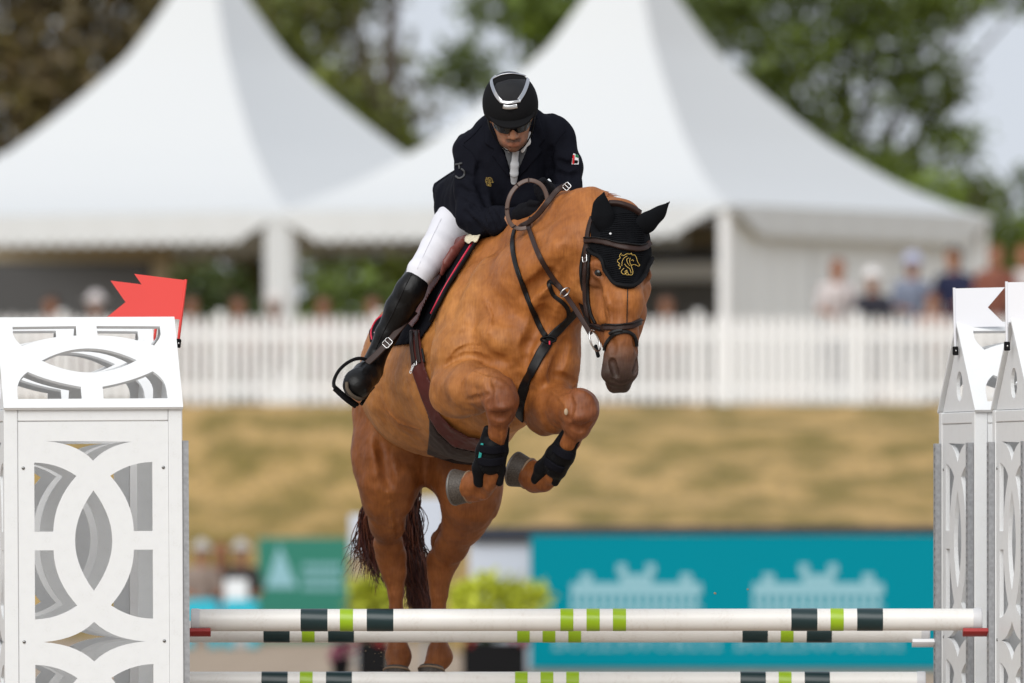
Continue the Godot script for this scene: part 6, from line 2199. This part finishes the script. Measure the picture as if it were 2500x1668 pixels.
	var edge_b := smooth_path([Vector3(-0.1614, 2.4282, -0.24), Vector3(-0.1914, 2.4084, -0.25), Vector3(-0.2416, 2.443, -0.3), Vector3(-0.2854, 2.4947, -0.36)], 4)
	for d: float in [0.0, -0.012]:
		for k in edge_a.size():
			for q in 9:
				var w := q / 8.0
				var p := edge_a[k].lerp(edge_b[k], w)
				p += Vector3(-0.012 * sin(w * PI) * k / 12.0, 0, 0.012 * sin(w * 9.0 + k * 0.4) * k / 12.0 + d)
				tail.put(p)
	var sheet := edge_a.size() * 9
	for k in edge_a.size() - 1:
		for q in 8:
			var a := k * 9 + q
			tail.i.append_array([a, a + 1, a + 10, a, a + 10, a + 9])
			a += sheet
			tail.i.append_array([a, a + 10, a + 1, a, a + 9, a + 10])
	for k in 8:
		var a := (edge_a.size() - 1) * 9 + k
		tail.i.append_array([a, a + 1, a + 1 + sheet, a, a + 1 + sheet, a + sheet])
	geo("coat_tail", tail, M.jacket, jm)
	# shirt front, tie and collar show in the opening
	part("shirt", layer(j.d, outline([Vector2(-0.0347, 2.6902), Vector2(0.0512, 2.7001), Vector2(0.0611, 2.6753), Vector2(0.0248, 2.601), Vector2(0.0066, 2.5548), Vector2(-0.0083, 2.601)]), -0.1, 0.4, 0.006, 0.005), paint(0.10, 0.105, 0.115, 0.8), jm)
	var tie := Field.new()
	tie.chain([0.0148, 2.6721, 0.15, 0.0132, 0.0115, 2.6458, 0.145, 0.0115, 0.0099, 2.6195, 0.142, 0.0157, 0.0082, 2.5867, 0.135, 0.0157, 0.0066, 2.5543, 0.115, 0.0116], 0.006, cloth, Color(-1, 0, 0), Vector3(0, 0.2, 1), 0.55)
	part("tie", net_mesh(tie.d, 0.004, tie.seeds()), M.tie, t)
	for s in 2:
		var co := Field.new()
		if s == 0:
			co.chain([-0.0347, 2.7127, 0.12, 0.0066, -0.0264, 2.6888, 0.145, 0.0082, -0.0115, 2.6703, 0.155, 0.0066], 0.02, cloth, Color(-1, 0, 0), Vector3(0.3, 0, 1), 0.5)
		else:
			co.chain([0.0677, 2.7394, 0.11, 0.0074, 0.0577, 2.7056, 0.135, 0.0099, 0.0396, 2.6721, 0.15, 0.0082], 0.02, cloth, Color(-1, 0, 0), Vector3(-0.3, 0, 1), 0.5)
		part("shirt_collar", net_mesh(co.d, 0.004, co.seeds()), M.shirt, t)
	var lapels := [outline([Vector2(-0.1073, 2.7959), Vector2(-0.0743, 2.7662), Vector2(-0.0446, 2.7084), Vector2(-0.0182, 2.6307), Vector2(0, 2.5581), Vector2(-0.0314, 2.5944), Vector2(-0.0776, 2.6572), Vector2(-0.0644, 2.6753), Vector2(-0.104, 2.7001)]), outline([Vector2(0.0974, 2.8124), Vector2(0.0809, 2.7497), Vector2(0.0578, 2.6836), Vector2(0.0314, 2.6175), Vector2(0.0099, 2.5581), Vector2(0.0512, 2.5977), Vector2(0.1172, 2.6737), Vector2(0.1007, 2.6902), Vector2(0.1271, 2.7199)])]
	for q: PackedVector2Array in lapels:
		part("lapel", layer(j.d, q, -0.2, 0.4, 0.009, 0.005), M.jacket, jm)
	# seams, patches and emblems on the jacket
	lines(jm, "seam", j.d, [[Vector3(-0.1862, 2.6969, 0.2), Vector3(-0.1466, 2.6606, 0.2), Vector3(-0.1318, 2.6062, 0.2)], [Vector3(0.2026, 2.7529, 0.2), Vector3(0.1664, 2.7051, 0.2), Vector3(0.1532, 2.6474, 0.2)], [Vector3(-0.1153, 2.771, 0.2), Vector3(-0.1483, 2.7331, 0.2), Vector3(-0.1829, 2.7035, 0.2)]], 0.0016, M.jacket, 0.0008, 0.6)
	lines(jm, "emblem", j.d, emblem_paths(Vector3(-0.0857, 2.5568, 0.2), 0.030), 0.0006, M.gold, 0.003, 0.6)
	var grey := paint(0.045, 0.047, 0.052, 0.6)
	for q: Array in [[Vector3(-0.2147, 2.6225, 0.1), Vector3(-0.1882, 2.6274, 0.1)], [Vector3(-0.2014, 2.6241, 0.1), Vector3(-0.1981, 2.606, 0.1)], [Vector3(-0.1915, 2.606, 0.1), Vector3(-0.18, 2.596, 0.1), Vector3(-0.1833, 2.5779, 0.1), Vector3(-0.1998, 2.5696, 0.1), Vector3(-0.213, 2.5779, 0.1)]]:
		geo("sleeve_mark", strap_on(j.d, q, 0.007, 0.005, 0.5, 4), grey, jm)
	var pc := [M.white, paint(0.7, 0.02, 0.03, 0.6), paint(0.0, 0.17, 0.06, 0.6), M.white, M.black]
	var pq := [[Vector3(0.2408, 2.6603, 0), Vector3(0.24, 2.6222, 0), 0.0265, 0.004], [Vector3(0.2325, 2.657, 0), Vector3(0.2317, 2.6255, 0), 0.007, 0.0065], [Vector3(0.2441, 2.657, 0), Vector3(0.2438, 2.6479, 0), 0.0145, 0.0065], [Vector3(0.2436, 2.6471, 0), Vector3(0.2433, 2.6388, 0), 0.0145, 0.0066], [Vector3(0.2431, 2.6371, 0), Vector3(0.2428, 2.6255, 0), 0.0145, 0.0065]]
	for k in 5:
		geo("flag_patch", strap_on(j.d, [pq[k][0], pq[k][1]], pq[k][2], pq[k][3], 0.4, 4), pc[k], jm)
	# breeches
	var br := Field.new()
	br.chain([-0.175, 2.4464, -0.3, 0.0933, -0.2279, 2.386, -0.22, 0.0831, -0.2853, 2.3051, -0.1, 0.0647, -0.344, 2.2195, 0.02, 0.0529, -0.3638, 2.173, 0.03, 0.0446], 0.012, cloth)
	br.chain([-0.175, 2.4464, -0.3, 0.0966, -0.1084, 2.4305, -0.33, 0.0967], 0.04, cloth)
	br.chain([-0.1251, 2.4224, -0.34, 0.0967, 0.0083, 2.2297, -0.3, 0.0733, 0.0666, 2.1293, -0.28, 0.0566], 0.05, cloth)
	br.rough = FastNoiseLite.new()
	br.rough.seed = 8
	br.rough.frequency = 8.0
	br.rough_by = 0.0025
	var bp := part("breeches", net_mesh(br.d, 0.007, br.seeds()), M.breeches, t)
	lines(bp, "seam", br.d, [[Vector3(-0.2698, 2.4219, 0), Vector3(-0.3161, 2.3226, 0), Vector3(-0.3591, 2.2266, 0)]], 0.0009, M.breeches, 0.0008, 0.6)
	# long boots
	for s in 2:
		var bo := Field.new()
		if s == 0:
			bo.chain([-0.379, 2.2467, -0.01, 0.0149, -0.3856, 2.1902, 0, 0.0331], 0.03, cloth)
			bo.chain([-0.3704, 2.173, 0.03, 0.0529, -0.3869, 2.1433, 0.03, 0.0562, -0.4268, 2.0775, 0.01, 0.0546, -0.4767, 1.9785, -0.01, 0.043, -0.5165, 1.8926, -0.02, 0.0364, -0.533, 1.8462, -0.02, 0.0381], 0.014, cloth)
			bo.chain([-0.538, 1.8429, -0.02, 0.0397, -0.5571, 1.8223, 0.04, 0.0446, -0.5827, 1.7935, 0.1, 0.0479, -0.5923, 1.7817, 0.12, 0.0445], 0.035, cloth)
			bo.bone(Vector3(-0.535, 1.8135, -0.05), 0.03, Vector3(-0.5449, 1.8067, -0.04), 0.03, 0.02, cloth)
		else:
			bo.chain([0.0633, 2.1327, -0.28, 0.0599, 0.0834, 1.9973, -0.36, 0.0601, 0.0852, 1.8315, -0.44, 0.0368, 0.0852, 1.7642, -0.4, 0.0367], 0.04, cloth)
			bo.bone(Vector3(0.0852, 1.7642, -0.4), 0.033, Vector3(0.0883, 1.7379, -0.28), 0.03, 0.03, cloth)
		bo.rough = FastNoiseLite.new()
		bo.rough.frequency = 11.0
		bo.rough_by = 0.003
		var bm2 := part("boot", net_mesh(bo.d, 0.005, bo.seeds()), M.boot, t)
		if s == 0:
			lines(bm2, "seam", bo.d, [[Vector3(-0.3731, 2.2245, 0.1), Vector3(-0.4127, 2.1419, 0.1), Vector3(-0.449, 2.0643, 0.1), Vector3(-0.487, 1.99, 0.1), Vector3(-0.5167, 1.9239, 0.1)]], 0.0018, M.leather_black, 0.001, 0.6)
			var so := Geo.new()
			var sp := smooth_path([Vector3(-0.6248, 1.7945, 0.16), Vector3(-0.623, 1.7696, 0.17), Vector3(-0.6049, 1.745, 0.165), Vector3(-0.5757, 1.7321, 0.13), Vector3(-0.5535, 1.751, 0.06), Vector3(-0.5281, 1.78, -0.02)], 5)
			so.strap(sp, same(Vector3(-0.3, -0.4, 1), sp.size()), 0.012, 0.014)
			geo("sole", so, paint(0.09, 0.07, 0.05, 0.9), bm2)
	# gloves: palm, four bent fingers and a thumb closed on the rein
	var gf := Field.new()
	gf.chain([0.0181, 2.4191, 0.3, 0.0312, 0.0492, 2.429, 0.36, 0.0345, 0.0738, 2.4326, 0.41, 0.0311], 0.03, cloth)
	for k in 4:
		var dv := k * 9.0
		var a := Vector3.ZERO
		gf.chain([0.0754, 2.4536, 0.42, 0.0121, 0.0999, 2.448, 0.445, 0.0111, 0.1065, 2.4302, 0.44, 0.0102, 0.0885, 2.4208, 0.42, 0.0092], 0.006, cloth) if k == 0 else (gf.chain([0.0786, 2.4386, 0.43, 0.0124, 0.1032, 2.4314, 0.455, 0.0115, 0.1048, 2.4135, 0.45, 0.0105, 0.0868, 2.4075, 0.43, 0.0092], 0.006, cloth) if k == 1 else (gf.chain([0.0754, 2.4222, 0.43, 0.0121, 0.0966, 2.4135, 0.45, 0.0111, 0.0966, 2.3973, 0.445, 0.0102, 0.0803, 2.3944, 0.43, 0.0088], 0.006, cloth) if k == 2 else gf.chain([0.0672, 2.4077, 0.42, 0.0108, 0.0852, 2.399, 0.44, 0.0098, 0.0836, 2.3844, 0.435, 0.0088, 0.0688, 2.3848, 0.42, 0.0079], 0.006, cloth)))
	gf.chain([0.0459, 2.4512, 0.39, 0.0131, 0.0705, 2.465, 0.425, 0.0121, 0.095, 2.4643, 0.45, 0.0105], 0.01, cloth)
	part("glove", net_mesh(gf.d, 0.0038, gf.seeds()), M.glove, t)
	gf = Field.new()
	gf.chain([0.1365, 2.4974, 0.26, 0.0296, 0.1281, 2.5155, 0.32, 0.0312, 0.1214, 2.5308, 0.36, 0.0263], 0.03, cloth)
	for k in 4:
		var at := Vector3(0.1132, 2.5368, 0.38) + Vector3(0.006 * k, -0.012 * k, 0.0)
		gf.bone(at, 0.0105, at + Vector3(-0.022, -0.006, 0.03), 0.0095, 0.006, cloth)
		gf.bone(at + Vector3(-0.022, -0.006, 0.03), 0.0095, at + Vector3(-0.022, -0.03, 0.03), 0.0085, 0.006, cloth)
	gf.chain([0.1297, 2.5376, 0.35, 0.0131, 0.1164, 2.5512, 0.39, 0.0115, 0.1, 2.5454, 0.42, 0.0098], 0.01, cloth)
	part("glove", net_mesh(gf.d, 0.0042, gf.seeds()), M.glove, t)
